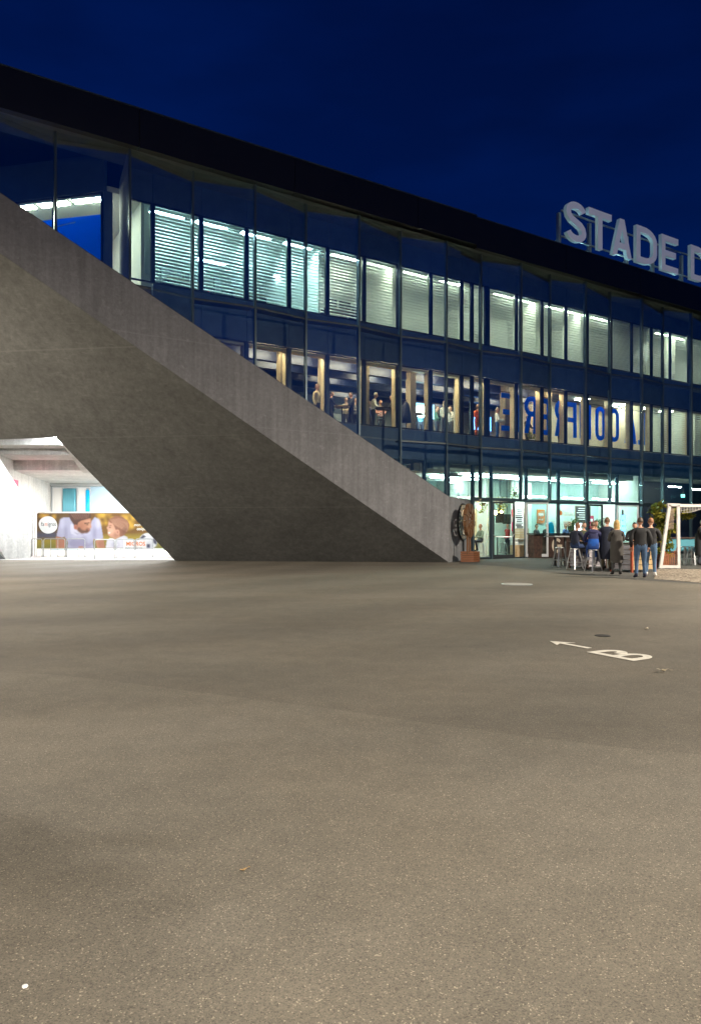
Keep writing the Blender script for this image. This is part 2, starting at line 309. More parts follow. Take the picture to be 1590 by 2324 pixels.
# ------------------------------------------------------------------ lettering
def arc(cx, cy, rx, ry, a0, a1, n=10):
    return [(cx + rx * math.cos(math.radians(a0 + (a1 - a0) * i / n)), cy + ry * math.sin(math.radians(a0 + (a1 - a0) * i / n))) for i in range(n + 1)]
def stroke(pts, t):
    L, Rr = [], []
    for i, p in enumerate(pts):
        a = Vector(pts[max(i - 1, 0)]); b = Vector(pts[min(i + 1, len(pts) - 1)]); d = (b - a).normalized(); nrm = Vector((-d.y, d.x)) * t / 2
        L.append(tuple(Vector(p) + nrm)); Rr.append(tuple(Vector(p) - nrm))
    return L + Rr[::-1]
def glyph(ch, w, t):
    h = t / 2
    if ch == 'I': return [[(0, 0), (t, 0), (t, 1), (0, 1)]]
    if ch == 'L': return [[(0, 0), (w, 0), (w, t), (t, t), (t, 1), (0, 1)]]
    if ch == 'T': return [[((w - t) / 2, 0), ((w + t) / 2, 0), ((w + t) / 2, 1 - t), (w, 1 - t), (w, 1), (0, 1), (0, 1 - t), ((w - t) / 2, 1 - t)]]
    if ch == 'E': return [[(0, 0), (w, 0), (w, t), (t, t), (t, .5 - h), (w * .86, .5 - h), (w * .86, .5 + h), (t, .5 + h), (t, 1 - t), (w, 1 - t), (w, 1), (0, 1)]]
    if ch == 'F': return [[(0, 0), (t, 0), (t, .5 - h), (w * .9, .5 - h), (w * .9, .5 + h), (t, .5 + h), (t, 1 - t), (w, 1 - t), (w, 1), (0, 1)]]
    if ch == 'N': return [[(0, 0), (t, 0), (t, .68), (w - t, 0), (w, 0), (w, 1), (w - t, 1), (w - t, .32), (t, 1), (0, 1)]]
    if ch == 'A':
        a = t * .55; q = t * 1.06; sl = (w / 2 - a)      # outer leg goes (0,0)->(w/2-a,1)
        cb0, cb1 = .20, .20 + t * .95
        inx = lambda y: q + sl * y
        top = (w / 2 - q) / sl
        return [[(0, 0), (q, 0), (inx(cb0), cb0), (w - inx(cb0), cb0), (w - q, 0), (w, 0), (w / 2 + a, 1), (w / 2 - a, 1)],
                [(inx(cb1), cb1), (w - inx(cb1), cb1), (w / 2, min(top, .86))]]
    if ch == 'D':
        r = w * .62; ri = max(r - t, .02)
        return [[(0, 0), (w - r, 0)] + arc(w - r, .36, r, .36, -90, 0) + arc(w - r, .64, r, .36, 0, 90) + [(0, 1)],
                [(t, t), (w - r, t)] + arc(w - r, .36, ri, .36 - t, -90, 0) + arc(w - r, .64, ri, .36 - t, 0, 90) + [(t, 1 - t)]]
    if ch in 'OCG':
        r = w / 2; ro, ri = r, r - t
        if ch == 'O':
            return [arc(r, r, ro, ro, 180, 360) + arc(r, 1 - r, ro, ro, 0, 180), arc(r, r, ri, ri, 180, 360) + arc(r, 1 - r, ri, ri, 0, 180)]
        c = arc(r, 1 - r, r - h, r - h, 8, 180) + arc(r, r, r - h, r - h, 180, 352)
        return [stroke([(2 * r - h, 1 - r - .10)] + c + [(2 * r - h, r + .10)], t)]
    if ch == 'S':
        r = w / 2 - h; c = arc(w / 2, .74, r, .26 - h, 12, 180, 12) + [(h + .03, .64), (w * .28, .56), (w * .5, .5), (w * .72, .44), (w - h - .03, .36)] + arc(w / 2, .26, r, .26 - h, 0, -168, 12)
        return [stroke(c, t)]
    if ch in 'RB':
        r = .27; rx = w * .5
        hole = [(t, 1 - 2 * r + t), (w - rx, 1 - 2 * r + t)] + arc(w - rx, 1 - r, rx - t, r - t, -90, 90) + [(t, 1 - t)]
        if ch == 'R':
            y0 = 1 - 2 * r
            return [[(0, 0), (t, 0), (t, y0), (w * .45, y0), (w - t * 1.05, 0), (w, 0), (w * .45 + t * 1.1, y0 + .015)] + arc(w - rx, 1 - r, rx, r, -72, 90) + [(0, 1)], hole]
        r2 = .27
        o = [(0, 0), (w - rx, 0)] + arc(w - rx, r2, rx, r2, -90, 62) + arc(w - rx, 1 - .25, rx * .9, .25, -58, 90) + [(0, 1)]
        return [o, [(t, t), (w - rx, t)] + arc(w - rx, r2, rx - t, r2 - t, -90, 90) + [(t, 2 * r2 - t)],
                [(t, 2 * r2 - t + t), (w - rx, 2 * r2)] + arc(w - rx, .77, rx * .9 - t, .23 - t, -90, 90) + [(t, 1 - t)]]
def curve_mesh(loops, ext, sx=1, sy=1):
    cu = bpy.data.curves.new('outline', 'CURVE'); cu.dimensions = '2D'; cu.fill_mode = 'BOTH'; cu.extrude = ext
    for lp in loops:
        sp = cu.splines.new('POLY'); sp.points.add(len(lp) - 1); sp.use_cyclic_u = True
        for i, p in enumerate(lp): sp.points[i].co = (p[0] * sx, p[1] * sy, 0, 1)
    return eval_mesh(cu)
def text_mesh(body, size, ext=.002, offset=0.0, shear=0.0, sx=1.0, align='LEFT'):
    cu = bpy.data.curves.new('lettering', 'FONT'); cu.body = body; cu.size = size; cu.extrude = ext; cu.offset = offset; cu.shear = shear
    cu.resolution_u = 3; cu.align_x = align
    me = eval_mesh(cu)
    if sx != 1.0:
        for v in me.vertices: v.co.x *= sx
    return me
def eval_mesh(cu):
    ob = bpy.data.objects.new('tmp', cu); COL.objects.link(ob)
    dg = bpy.context.evaluated_depsgraph_get(); dg.update()
    me = bpy.data.meshes.new_from_object(ob.evaluated_get(dg)); bpy.data.objects.remove(ob); return me
def frame_xf(me, right, up, org):   # local x,y,z -> right, up, normal at org
    right, up = Vector(right).normalized(), Vector(up).normalized(); nn = right.cross(up)
    M = Matrix(((right.x, up.x, nn.x, org[0]), (right.y, up.y, nn.y, org[1]), (right.z, up.z, nn.z, org[2]), (0, 0, 0, 1)))
    me.transform(M); me.update(); return me
def mlink(name, me, mats, parent=None):
    if len(me.materials): me.materials.clear()
    for k in (mats if isinstance(mats, (list, tuple)) else [mats]): me.materials.append(MATS[k])
    return link(name, me, parent)

def wp(mb, name, mats, root, smooth=False): return world_part(mb.build(name, mats, None, smooth), root)

# ================================================================== GROUND
tag(MB().add([(-600, -300, 0), (600, -300, 0), (600, 900, 0), (-600, 900, 0)], [(0, 1, 2, 3)]).build('ground', 'asphalt'), kind='structure')
# the newer, lighter strip of asphalt in front: its seam crosses the plaza
seam = [(-700, 1490), (-300, 1512), (0, 1526), (130, 1532), (250, 1545), (420, 1567), (560, 1585), (700, 1602), (870, 1627), (1010, 1648), (1200, 1672), (1400, 1697), (1590, 1713), (2100, 1760), (2900, 1830)]
sp = [G(x, y) for x, y in seam]
mb = MB(); near = [Vector((v.x * 1.0, -14.0, 0)) for v in sp]
for i in range(len(sp) - 1):
    z0, z1 = .004, .004
    mb.add([sp[i] + Vector((0, 0, .004)), sp[i + 1] + Vector((0, 0, .004)), near[i + 1] + Vector((0, 0, .004)), near[i] + Vector((0, 0, .004))], [(3, 2, 1, 0)])
tag(mb.build('asphalt_lane', 'asphalt_light'), kind='structure')
# darker terrace floor along the facade
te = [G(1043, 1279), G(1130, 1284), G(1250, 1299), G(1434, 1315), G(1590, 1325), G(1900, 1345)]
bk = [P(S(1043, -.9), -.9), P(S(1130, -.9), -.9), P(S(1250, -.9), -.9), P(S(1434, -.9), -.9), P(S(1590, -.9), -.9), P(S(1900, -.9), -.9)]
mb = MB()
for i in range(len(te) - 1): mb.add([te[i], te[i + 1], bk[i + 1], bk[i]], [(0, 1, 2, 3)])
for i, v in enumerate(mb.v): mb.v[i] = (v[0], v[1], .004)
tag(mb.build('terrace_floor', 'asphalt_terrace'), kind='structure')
# cobbled strip on the right of the terrace, setts laid in rows
def sett_mat():
    m, n, l, b = newmat('setts')
    g = n.new('ShaderNodeNewGeometry'); r = ramp(n, [(0, (.16, .13, .10)), (.5, (.25, .21, .165)), (1, (.34, .29, .23))])
    l.new(g.outputs['Random Per Island'], r.inputs[0]); l.new(r.outputs[0], b.inputs['Base Color']); b.inputs['Roughness'].default_value = .75
sett_mat()
a0, a1 = G(1482, 1314), G(1640, 1327); b0, b1 = G(1486, 1292), G(1640, 1292)
mb = MB(); rows, cols = 44, 34
for i in range(rows):
    for j in range(cols):
        q = lambda u, v: (a0.lerp(a1, u)).lerp(b0.lerp(b1, u), v)
        u0, u1 = (j + .06 + .5 * (i % 2)) / cols, (j + .94 + .5 * (i % 2)) / cols; v0, v1 = (i + .08) / rows, (i + .92) / rows
        h = random.uniform(.012, .022)
        mb.hexa([q(u0, v0), q(u1, v0), q(u1, v1), q(u0, v1)] + [p + Vector((0, 0, h)) for p in (q(u0, v0), q(u1, v0), q(u1, v1), q(u0, v1))])
tag(mb.build('cobble_paving', 'setts'), 'tan granite setts laid beside the white goal frame', None, None, 'stuff')
o = MB().add([P(0, 0, 0)], []).mesh()
# painted letter and arrow
st0, st1 = G(1330, 1480.5), G(1436, 1500.6)            # stem of the letter, top to bottom
up = (st0 - st1); H = up.length; up.normalize(); rt = Vector((up.y, -up.x, 0)); Wd = .44
me = curve_mesh(glyph('B', Wd / H, .15), .0015, H, H)
me = frame_xf(me, rt, up, st1 + Vector((0, 0, .0065)))
tag(mlink('painted_letter', me, 'line_paint'), 'white letter B painted on the asphalt behind a thin arrow', 'road marking')
ah, at = G(1247, 1455.5), G(1337, 1471.5); ax = (ah - at).normalized(); ay = Vector((-ax.y, ax.x, 0)); L = (ah - at).length
arr = [(0, -.035), (L - .19, -.035), (L - .26, -.16), (L, 0), (L - .26, .16), (L - .19, .035), (0, .035)]
me = frame_xf(curve_mesh([arr], .0015), ax, ay, at + Vector((0, 0, .0065)))
tag(mlink('painted_arrow', me, 'line_paint'), 'thin white arrow painted on the asphalt ahead of the letter B', 'road marking')
# covers, leaves, stones
mh = thing('manhole_cover', 'round pale manhole cover set in the asphalt before the terrace', 'manhole cover', G(1172, 1325.5))
MB().lathe([(.40, .0), (.40, .008), (.36, .008)], n=32).build('rim', 'galvanised', mh)
MB().lathe([(.345, .0), (.345, .010), (.33, .012)], n=32).build('lid', 'cover_grey', mh)
dh = thing('drain_cover', 'small dark round drain cover beyond the painted letter B', 'drain cover', G(1366, 1442.5))
MB().lathe([(.10, 0), (.10, .007), (.095, .008)], n=20).build('rim', 'drain', dh); MB().lathe([(.08, 0), (.08, .008), (.075, .009)], n=20).build('lid', 'drain', dh)
def debris(name, label, cat, p, size, m, rz, leaf=True):
    mb = MB()
    if leaf:
        k = [(-1, 0), (-.5, .35), (-.1, .22), (.2, .5), (.4, .2), (1, .05), (.5, -.2), (.1, -.45), (-.3, -.2), (-.6, -.38)]
        vs = [(a * size, b * size, .012 + .25 * size * abs(a) + random.uniform(0, .15) * size) for a, b in k] + [(0, 0, .009)]
        mb.add(vs, [(i, (i + 1) % 10, 10) for i in range(10)]); mb.prism([(size, 0, .02), (size * 1.5, .02 * size, .015), (size * 1.5, .08 * size, .015), (size, .08 * size, .02)], (0, 0, .003))
    else:
        mb.lathe([(.5 * size, .002), (size, .35 * size), (.8 * size, .8 * size), (.3 * size, .95 * size)], n=7)
        mb.v = [(x * random.uniform(.8, 1.2), y * random.uniform(.75, 1.1), z) for x, y, z in mb.v]
    o = mb.build(name, m); o.location = p; o.rotation_euler = (0, 0, rz); return tag(o, label, cat)
debris('fallen_leaf', 'curled tan leaf lying alone on the bare foreground asphalt', 'leaf', G(553, 1980), .020, 'dry_leaf', .6)
debris('fallen_leaf', 'pale dry leaf lying just before the painted letter B', 'leaf', G(1503, 1524.5), .07, 'leaf_pale', .1)
debris('fallen_leaf', 'thin pale leaf lying beyond the painted letter B', 'leaf', G(1466, 1428.5), .06, 'cream', .9)
debris('pebble', 'single white pebble on the foreground asphalt', 'pebble', G(57, 2241), .010, 'white', .3, False)

# ================================================================== STADIUM
root = thing('stadium', 'long stadium with a pleated glass front above a slanting concrete base', 'building', P(S(1018, 0), 0, 0))
PER = (S(1504, 0) - S(127, 0)) / 7.0; SV0 = S(127, 0)
k0, k1 = -2, 10
fold = []                                       # outer glass folds: (s, d)
for k in range(k0, k1 + 1): fold += [(SV0 + k * PER, 0.0), (SV0 + (k + .5) * PER, RIDGE)]
SA, SB = fold[0][0], fold[-1][0]
ZS, ZG = 14.18, 2.95                            # glass head, glass foot
def zsof(s): return 14.36 - (s - S(127, 0)) * (.20 / (S(1387, 0) - S(127, 0)))
DC = .68                                        # plane of the concrete band
sE, zE = S(1017.6, DC), 2.88
sE0 = S(0, DC); zE0 = 1.4 + (HY - 436.6) / 3330.0 * (D0 - DC) / CS
slope = (zE - zE0) / (sE - sE0)
def ze1(s): return zE + slope * (s - sE)         # top edge of the concrete band
def sill(s): return max(ZG, ze1(s))
# roof
DF = .62
SJ = S(1082, DF)
q = SA
while q < SB + 8:                                # cladding panels with open joints
    e = q + 5.9
    if q < SJ < e: e = SJ
    left = e <= SJ + .01
    wp(MB().fbox(q, e - .025, DF - .25, DF if left else DF - .03, 14.30 if left else 14.17, 15.60 if left else 15.54), 'roof_fascia', 'fascia', root)
    wp(MB().fbox(q, e - .012, DF - .40, (DF if left else DF - .03) + .02, 15.605 if left else 15.545, 15.64 if left else 15.58), 'roof_flashing', 'mullion', root)
    q = e
wp(MB().fbox(SA, SB + 8, -16, DF - .26, 14.85, 15.42), 'roof_deck', 'fascia', root)
mb = MB()
for (s0, d0), (s1, d1) in zip(fold, fold[1:]):
    mb.add([P(s0, DF - .26, zsof(s0) - .04), P(s1, DF - .26, zsof(s1) - .04), P(s1, d1 - .05, zsof(s1) + .02), P(s0, d0 - .05, zsof(s0) + .02)], [(0, 1, 2, 3)])
    mb.add([P(s0, d0 - .05, zsof(s0) + .02), P(s1, d1 - .05, zsof(s1) + .02), P(s1, IN, zsof(s1) + .02), P(s0, IN, zsof(s0) + .02)], [(0, 1, 2, 3)])
wp(mb, 'roof_soffit', 'soffit', root)
# outer glass: mullions, panels, walkway gratings, transoms
for s, d in fold:
    z0 = sill(s)
    if z0 > ZS - .3: continue
    wp(MB().fbox(s - .035, s + .035, d - .16, d + .02, z0 - (.0 if z0 > ZG else .1), zsof(s) + .02), 'mullion', 'mullion', root)
WK = (9.75, 5.25)
for (s0, d0), (s1, d1) in zip(fold, fold[1:]):
    if sill(s1) > ZS - .2: continue
    levels = [None, 5.25, 9.75, None]
    e = .045; ta, tb = s0 + e, s1 - e
    fd = lambda s: d0 + (d1 - d0) * (s - s0) / (s1 - s0)
    for i in range(3):
        def lo(s): return sill(s) + .02 if i == 0 else max(levels[i] + .03, sill(s) + .02)
        def hi(s): return (zsof(s) - .01 if i == 2 else levels[i + 1] - .03)
        xs = [ta, tb]
        if i == 0 or True:
            cand = [ta + (tb - ta) * j / 12 for j in range(13)]
            pts = [(s, lo(s), hi(s)) for s in cand if hi(s) - lo(s) > .02]
        if len(pts) < 2: continue
        th = .018; mb = MB(); m = len(pts)
        poly = [(s, a) for s, a, b in pts] + [(s, b) for s, a, b in reversed(pts)]
        if i != 0 and pts[0][1] == pts[-1][1]: poly = [(pts[0][0], pts[0][1]), (pts[-1][0], pts[-1][1]), (pts[-1][0], pts[-1][2]), (pts[0][0], pts[0][2])]
        off = -NO * th
        mb.prism([P(s, fd(s), z) for s, z in poly], off)
        wp(mb, 'glass_panel', 'facade_glass', root)
    for z in WK:
        if z < sill(s0) + .25: continue
        wp(MB().hexa([P(ta, fd(ta) - .02, z - .03), P(tb, fd(tb) - .02, z - .03), P(tb, fd(tb) - .48, z - .03), P(ta, fd(ta) - .48, z - .03),
                      P(ta, fd(ta) - .02, z + .05), P(tb, fd(tb) - .02, z + .05), P(tb, fd(tb) - .48, z + .05), P(ta, fd(ta) - .48, z + .05)]), 'walkway_grating', 'walkway', root)
# sill flashing along the slanting concrete edge
s_top = sE + (13.9 - zE) / slope
wp(MB().hexa([P(sE, DC - .10, zE), P(s_top, DC - .10, 13.9), P(s_top, -.25, 13.9), P(sE, -.25, zE), P(sE, DC - .10, zE + .06), P(s_top, DC - .10, 13.96), P(s_top, -.25, 13.96), P(sE, -.25, zE + .06)]), 'sill_flashing', 'frame_dark', root)

# ---- concrete base: upright band, overhanging soffit, end face
P0 = G(1018.7, 1275.5); P0 = P(sE, DC, 0)
BW = G(398, 1272)
zE2 = 1.4 + (HY - 573.6) / 3330.0 * (D0 - DC) / CS
E2 = P(sE0, DC, zE2)
e2dir = (E2 - P0); E2far = P0 + e2dir * 1.55
wdir = (BW - P0); wdir.z = 0; wdir.normalize()
nrm = wdir.cross(e2dir).normalized()
if nrm.z > 0: nrm = -nrm
def FP(x, y): return ray_plane(x, y, P0, nrm)
thk = Vector((0, 0, .55))                        # soffit slab thickness, upwards
topE = lambda s: P(s, DC, ze1(s))
s_far = (E2far - P0).dot(U) + sE
# band (prism between the two edges, 0.5 deep)
bp = [P(sE, DC, 0), P(sE, DC, zE), P(s_far, DC, min(ze1(s_far), 30)), E2far]
wp(MB().prism(bp, -NO * .55), 'concrete_band', 'concrete_band', root)
# soffit plane: bounded by ridge, ground line, opening
oc, ob = FP(128.4, 992.3), FP(398, 1272)
ol = FP(-330, 1009.0)
gl0 = FP(14.3, 1269.0); gl0.z = 0
ol0 = FP(-160, 1002.5)
lf_hi = E2far
eps = -nrm * .0
slabs = [[P0, ob, oc, E2far], [oc, ol0, E2far], [ol0, ol, FP(-700, 900), E2far]]
inset = Vector((0, 0, 0))
mbs = MB()
for poly in ([P0, ob, oc, E2far], [oc, ol0, ol, E2far]):
    poly = [p + nrm * .004 for p in poly]
    mbs.prism(poly, -nrm * .42)
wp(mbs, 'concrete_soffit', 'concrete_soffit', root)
# leg on the far left of the passage, its pale inner cheek
g1 = G(14.3, 1269); g2 = G(69.9, 1266.9); dw = (g1 - g2).normalized()
t2 = g2 + Vector((0, 0, 2.57)); far = g2 + dw * 5.0
zf = 2.57 + 5.0 * (4.91 - 2.57) / 1.68
mb = MB(); mb.prism([g2, g1, g1 + dw * .0 + Vector((0, 0, 2.57 + (g1 - g2).length * (4.91 - 2.57) / 1.68)), t2], Vector((-.6, -.05, 0)))
lean = far + Vector((0, 0, zf)); k = g2 + dw * 3.2 + Vector((0, 0, 5.0))
mb.prism([g1, g2 + dw * 2.6 + Vector((0, 0, 2.1)), k + Vector((0, 0, 2.0)), g1 + Vector((0, 0, 2.57 + (g1 - g2).length * 1.39))], Vector((-.6, -.05, 0)))
wp(mb, 'passage_cheek', 'concrete_pale', root)
mb = MB(); mb.prism([g1 + Vector((.02, -.03, 0)), G(-60, 1268) + Vector((0, -.03, 0)), G(-60, 1268) + Vector((-1.8, -3, 4.5)), g1 + dw * 2.6 + Vector((0, -.03, 2.1))], Vector((-.3, -.4, 0)))
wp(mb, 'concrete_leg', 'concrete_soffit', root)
# end face of the base, turned towards the plaza
er = Vector((5.94, 34.3, 0)); ew = (er - P0); ew.z = 0
wp(MB().prism([P0 - wdir * .0 + Vector((.005, 0, 0)), P0 + ew, P0 + ew + Vector((0, 0, zE - .02)), P0 + Vector((.005, 0, zE - .004))], Vector((-.6, .28, 0))), 'concrete_end', 'concrete_band', root)

# ---- inner facade
S_END = S(1900, IN)
sC = S(236, IN)
W45 = (-U * .7071 - NO * .7071)                  # direction of the cut corner, away from the camera
MULL = [347, 457, 560, 656, 743, 826, 903, 977, 1047, 1107, 1171, 1229, 1283, 1331, 1385, 1432, 1477, 1519, 1561]
sm = [S(x, IN) for x in MULL]
step = 1.84
while sm[-1] + step < S_END: sm.append(sm[-1] + step)
sm2 = [sC + .75] + sm                            # second floor starts at the corner
FL = dict(sf=(10.38, 13.27, 10.30, 13.40), ff=(5.95, 8.79, 5.88, 8.95))
def window(s0, s1, z0, z1, reveal=None, blind=None, wide=.05):
    fr = MB(); d0, d1 = IN - .06, IN + .03; w = wide
    fr.fbox(s0, s0 + w, d0, d1, z0, z1); fr.fbox(s1 - w, s1, d0, d1, z0, z1)
    fr.fbox(s0 + w, s1 - w, d0 + .002, d1 - .002, z0, z0 + w); fr.fbox(s0 + w, s1 - w, d0 + .002, d1 - .002, z1 - w, z1)
    o = wp(fr, 'window', 'frame_dark', root)
    world_part(MB().fbox(s0 + w - .005, s1 - w + .005, IN - .022, IN - .008, z0 + w - .005, z1 - w + .005).build('pane', 'pane_glass'), o)
    if reveal:
        r = MB(); a, b = IN - .34, IN - .062; t = .07
        r.fbox(s0 + w, s1 - w, a, b, z1 - w - t - .03, z1 - .003 - w); r.fbox(s1 - w - t * .6, s1 - .003, a, b + .0, z0 + w, z1 - w - t - .032); r.fbox(s0 + .003, s0 + w + t * .35, a, b, z0 + w, z1 - w - t - .032)
        world_part(r.build('reveal', reveal), o)
    if blind:
        b = MB(); lowz, tilt, pitch = blind
        z = z1 - w - .10; c, sn = math.cos(tilt) * .058, math.sin(tilt) * .058
        b.fbox(s0 + w, s1 - w, IN - .17, IN - .10, z1 - w - .07, z1 - w - .005)
        while z > z0 + w + lowz:
            b.add([P(s0 + w + .01, IN - .135 + c, z - sn), P(s1 - w - .01, IN - .135 + c, z - sn), P(s1 - w - .01, IN - .135 - c, z + sn), P(s0 + w + .01, IN - .135 - c, z + sn)], [(0, 1, 2, 3)])
            z -= pitch
        for f in (.2, .5, .8):
            ss = s0 + (s1 - s0) * f; b.fbox(ss - .004, ss + .004, IN - .137, IN - .133, z, z1 - w - .07)
        bo = world_part(b.build('blind', 'blind'), o); bo['kind'] = 'stuff'
    return o
for i in range(len(sm2) - 1):
    a, b = sm2[i] + .035, sm2[i + 1] - .035
    xm = i - 1
    cool = i in (1, 2, 3, 4, 5)
    tilt = .86 if cool else (1.16 if i < 14 else (.80 if i in (15, 16) else 1.12))
    window(a, b, FL['sf'][0], FL['sf'][1], None, None if i == 0 else (.03, tilt, .128))
for i in range(len(sm) - 1):
    if i < 1: continue
    window(sm[i] + .035, sm[i + 1] - .035, FL['ff'][0], FL['ff'][1], 'reveal_wood', (.03, .95, .128) if i >= 16 else None)
# extra intermediate mullions at the structural joint
for z0, z1 in ((10.38, 13.27), (5.95, 8.79)):
    wp(MB().fbox(S(1066, IN), S(1073, IN), IN - .05, IN + .05, z0, z1), 'window_post', 'frame_dark', root)
    wp(MB().fbox(S(1098, IN), S(1108, IN), IN - .05, IN + .06, z0, z1), 'window_post', 'frame_dark', root)
    wp(MB().fbox(S(1324, IN), S(1333, IN), IN - .05, IN + .06, z0, z1), 'window_post', 'frame_dark', root)
    for q in sm2[1:]: wp(MB().fbox(q - .034, q + .034, IN - .045, IN + .04, z0, z1), 'window_post', 'frame_dark', root)
# spandrel cladding, one panel per module
for i in range(len(sm2) - 1):
    a, b = sm2[i] + .008, sm2[i + 1] - .008
    for z0, z1, ok in ((13.29, 14.6, True), (8.81, 10.36, i >= 1), (4.62, 5.93, i >= 4)):
        if ok: wp(MB().fbox(a + .62 * 0, b, IN - .20, IN + .015 + (.004 if i % 2 else 0), z0, z1), 'spandrel_panel', 'spandrel', root)
# cut corner of the upper floor, left of the straight front
cn = (U * .7071 - NO * .7071)                    # inward normal of the cut wall... (towards the rooms)
def CW(t, z, off=0.0): return P(sC, IN, z) + W45 * t - cn * off
wp(MB().prism([CW(0, 13.29), CW(8, 13.29), CW(8, 14.6), CW(0, 14.6)], cn * .2), 'spandrel_panel', 'spandrel', root)
wp(MB().prism([CW(0, 8.8), CW(8, 8.8), CW(8, 10.36), CW(0, 10.36)], cn * .2), 'spandrel_panel', 'spandrel', root)
wp(MB().prism([CW(-.02, 10.3, .02), CW(-.02, 13.3, .02), P(sC + .30, IN + .02, 13.3), P(sC + .30, IN + .02, 10.3)], -NO * .15), 'corner_post', 'spandrel', root)
for t0, t1 in ((.06, 1.95), (2.0, 3.9), (3.95, 5.9), (5.95, 7.9)):
    fr = MB()
    for a, b, z0, z1 in ((t0, t0 + .06, 10.38, 13.27), (t1 - .06, t1, 10.38, 13.27), (t0 + .06, t1 - .06, 10.38, 10.44), (t0 + .06, t1 - .06, 13.21, 13.27)):
        fr.prism([CW(a, z0), CW(b, z0), CW(b, z1), CW(a, z1)], cn * .08)
    o = wp(fr, 'window', 'frame_dark', root)
    world_part(MB().prism([CW(t0 + .06, 10.44, -.03), CW(t1 - .06, 10.44, -.03), CW(t1 - .06, 13.21, -.03), CW(t0 + .06, 13.21, -.03)], cn * .014).build('pane', 'pane_glass'), o)
# cavity fin behind the fold
sr = SV0 + .5 * PER
wp(MB().hexa([P(sr - .04, RIDGE - .17, 10), P(sr, RIDGE - .17, 10), P(sr, IN + .03, 10), P(sr - .04, IN + .03, 10), P(sr - .04, RIDGE - .17, zsof(sr)), P(sr, RIDGE - .17, zsof(sr)), P(sr, IN + .03, 13.7), P(sr - .04, IN + .03, 13.7)]), 'cavity_fin', 'plaster_gray', root)
# ---- floors, ceilings and back walls
DB = -8.5
s1f = S(400, IN)
def slab(name, m, z0, z1, sl, sl_back, dfront=IN - .21):
    wp(MB().hexa([P(sl, dfront, z0), P(S_END, dfront, z0), P(S_END, DB, z0), P(sl_back, DB, z0), P(sl, dfront, z1), P(S_END, dfront, z1), P(S_END, DB, z1), P(sl_back, DB, z1)]), name, m, root)
slab('floor_slab', 'floor_in', 9.9, 10.30, sC + .2, sC - 6.2); slab('ceiling', 'plaster', 13.40, 13.6, sC + .2, sC - 6.2)
slab('floor_slab', 'floor_in', 5.45, 5.88, s1f, s1f); slab('ceiling', 'ceiling_brown', 8.95, 9.3, s1f, s1f)
slab('ceiling', 'plaster_gray', 4.70, 5.0, S(1000, IN), S(1000, IN))
wp(MB().fbox(sC - 7, S_END, DB - .2, DB, 10.3, 13.4), 'back_wall', 'plaster', root)
wp(MB().fbox(s1f, S_END, DB - .2, DB, 5.88, 8.95), 'back_wall', 'plaster_gray', root)
mat('plaster_teal', (.40, .50, .46), .8, 0, .1, 1.5)
wp(MB().fbox(S(1000, IN), S_END, DB - .2, DB, 0, 4.7), 'back_wall', 'plaster_teal', root)
wp(MB().fbox(s1f - .2, s1f - .01, DB, IN - .1, 5.75, 9.2), 'side_wall', 'plaster_gray', root)
wp(MB().fbox(S_END, S_END + .2, DB, IN + .2, 0, 14.6), 'side_wall', 'plaster_gray', root)
# office partitions on the second floor
def part_wall(s, z0, z1, m='plaster', d0=DB, d1=IN - .40): wp(MB().fbox(s - .06, s + .06, d0, d1, z0, z1), 'partition', m, root)
for x in (330, 735, 903, 1098, 1229, 1331, 1477, 1545): part_wall(S(x, IN) + .02, 10.3, 13.4)
# shallower back walls of the small offices
for xa, xb, dd, m in ((735, 903, -4.6, 'plaster'), (903, 1098, -3.9, 'plaster'), (1098, 1229, -3.4, 'plaster'), (1229, 1331, -3.6, 'plaster'), (1331, 1385, -3.2, 'plaster'), (1477, 1700, -3.6, 'plaster')):
    wp(MB().fbox(S(xa, IN) + .1, S(xb, IN) - .06, dd - .1, dd, 10.3, 13.4), 'office_wall', m, root)
# first floor: dining hall on the left, meeting rooms on the right
part_wall(S(1283, IN) + .3, 5.88, 8.95, 'plaster_warm', DB, -3.4); part_wall(S(1472, IN), 5.88, 8.95, 'plaster_warm'); part_wall(S(1590, IN), 5.88, 8.95)
wp(MB().fbox(S(1283, IN) + .4, S(1472, IN) - .1, -4.3, -4.2, 5.88, 8.95), 'office_wall', 'plaster_warm', root)
wp(MB().fbox(S(1472, IN) + .1, S_END, -3.8, -3.7, 5.88, 8.95), 'office_wall', 'plaster', root)
for i, dd in enumerate((-2.2, -3.5, -4.8, -6.1, -7.4)):
    wp(MB().fbox(s1f + .05, S(1283, IN), dd - .14, dd + .14, 8.45, 8.95), 'ceiling_beam', 'dark_blue', root)
for x in (640, 733, 826, 932, 1040, 1145, 1240):
    wp(MB().fbox(S(x, IN - .9) - .16, S(x, IN - .9) + .16, IN - 1.1, IN - .72, 5.88, 8.95), 'post', 'post_wood', root)
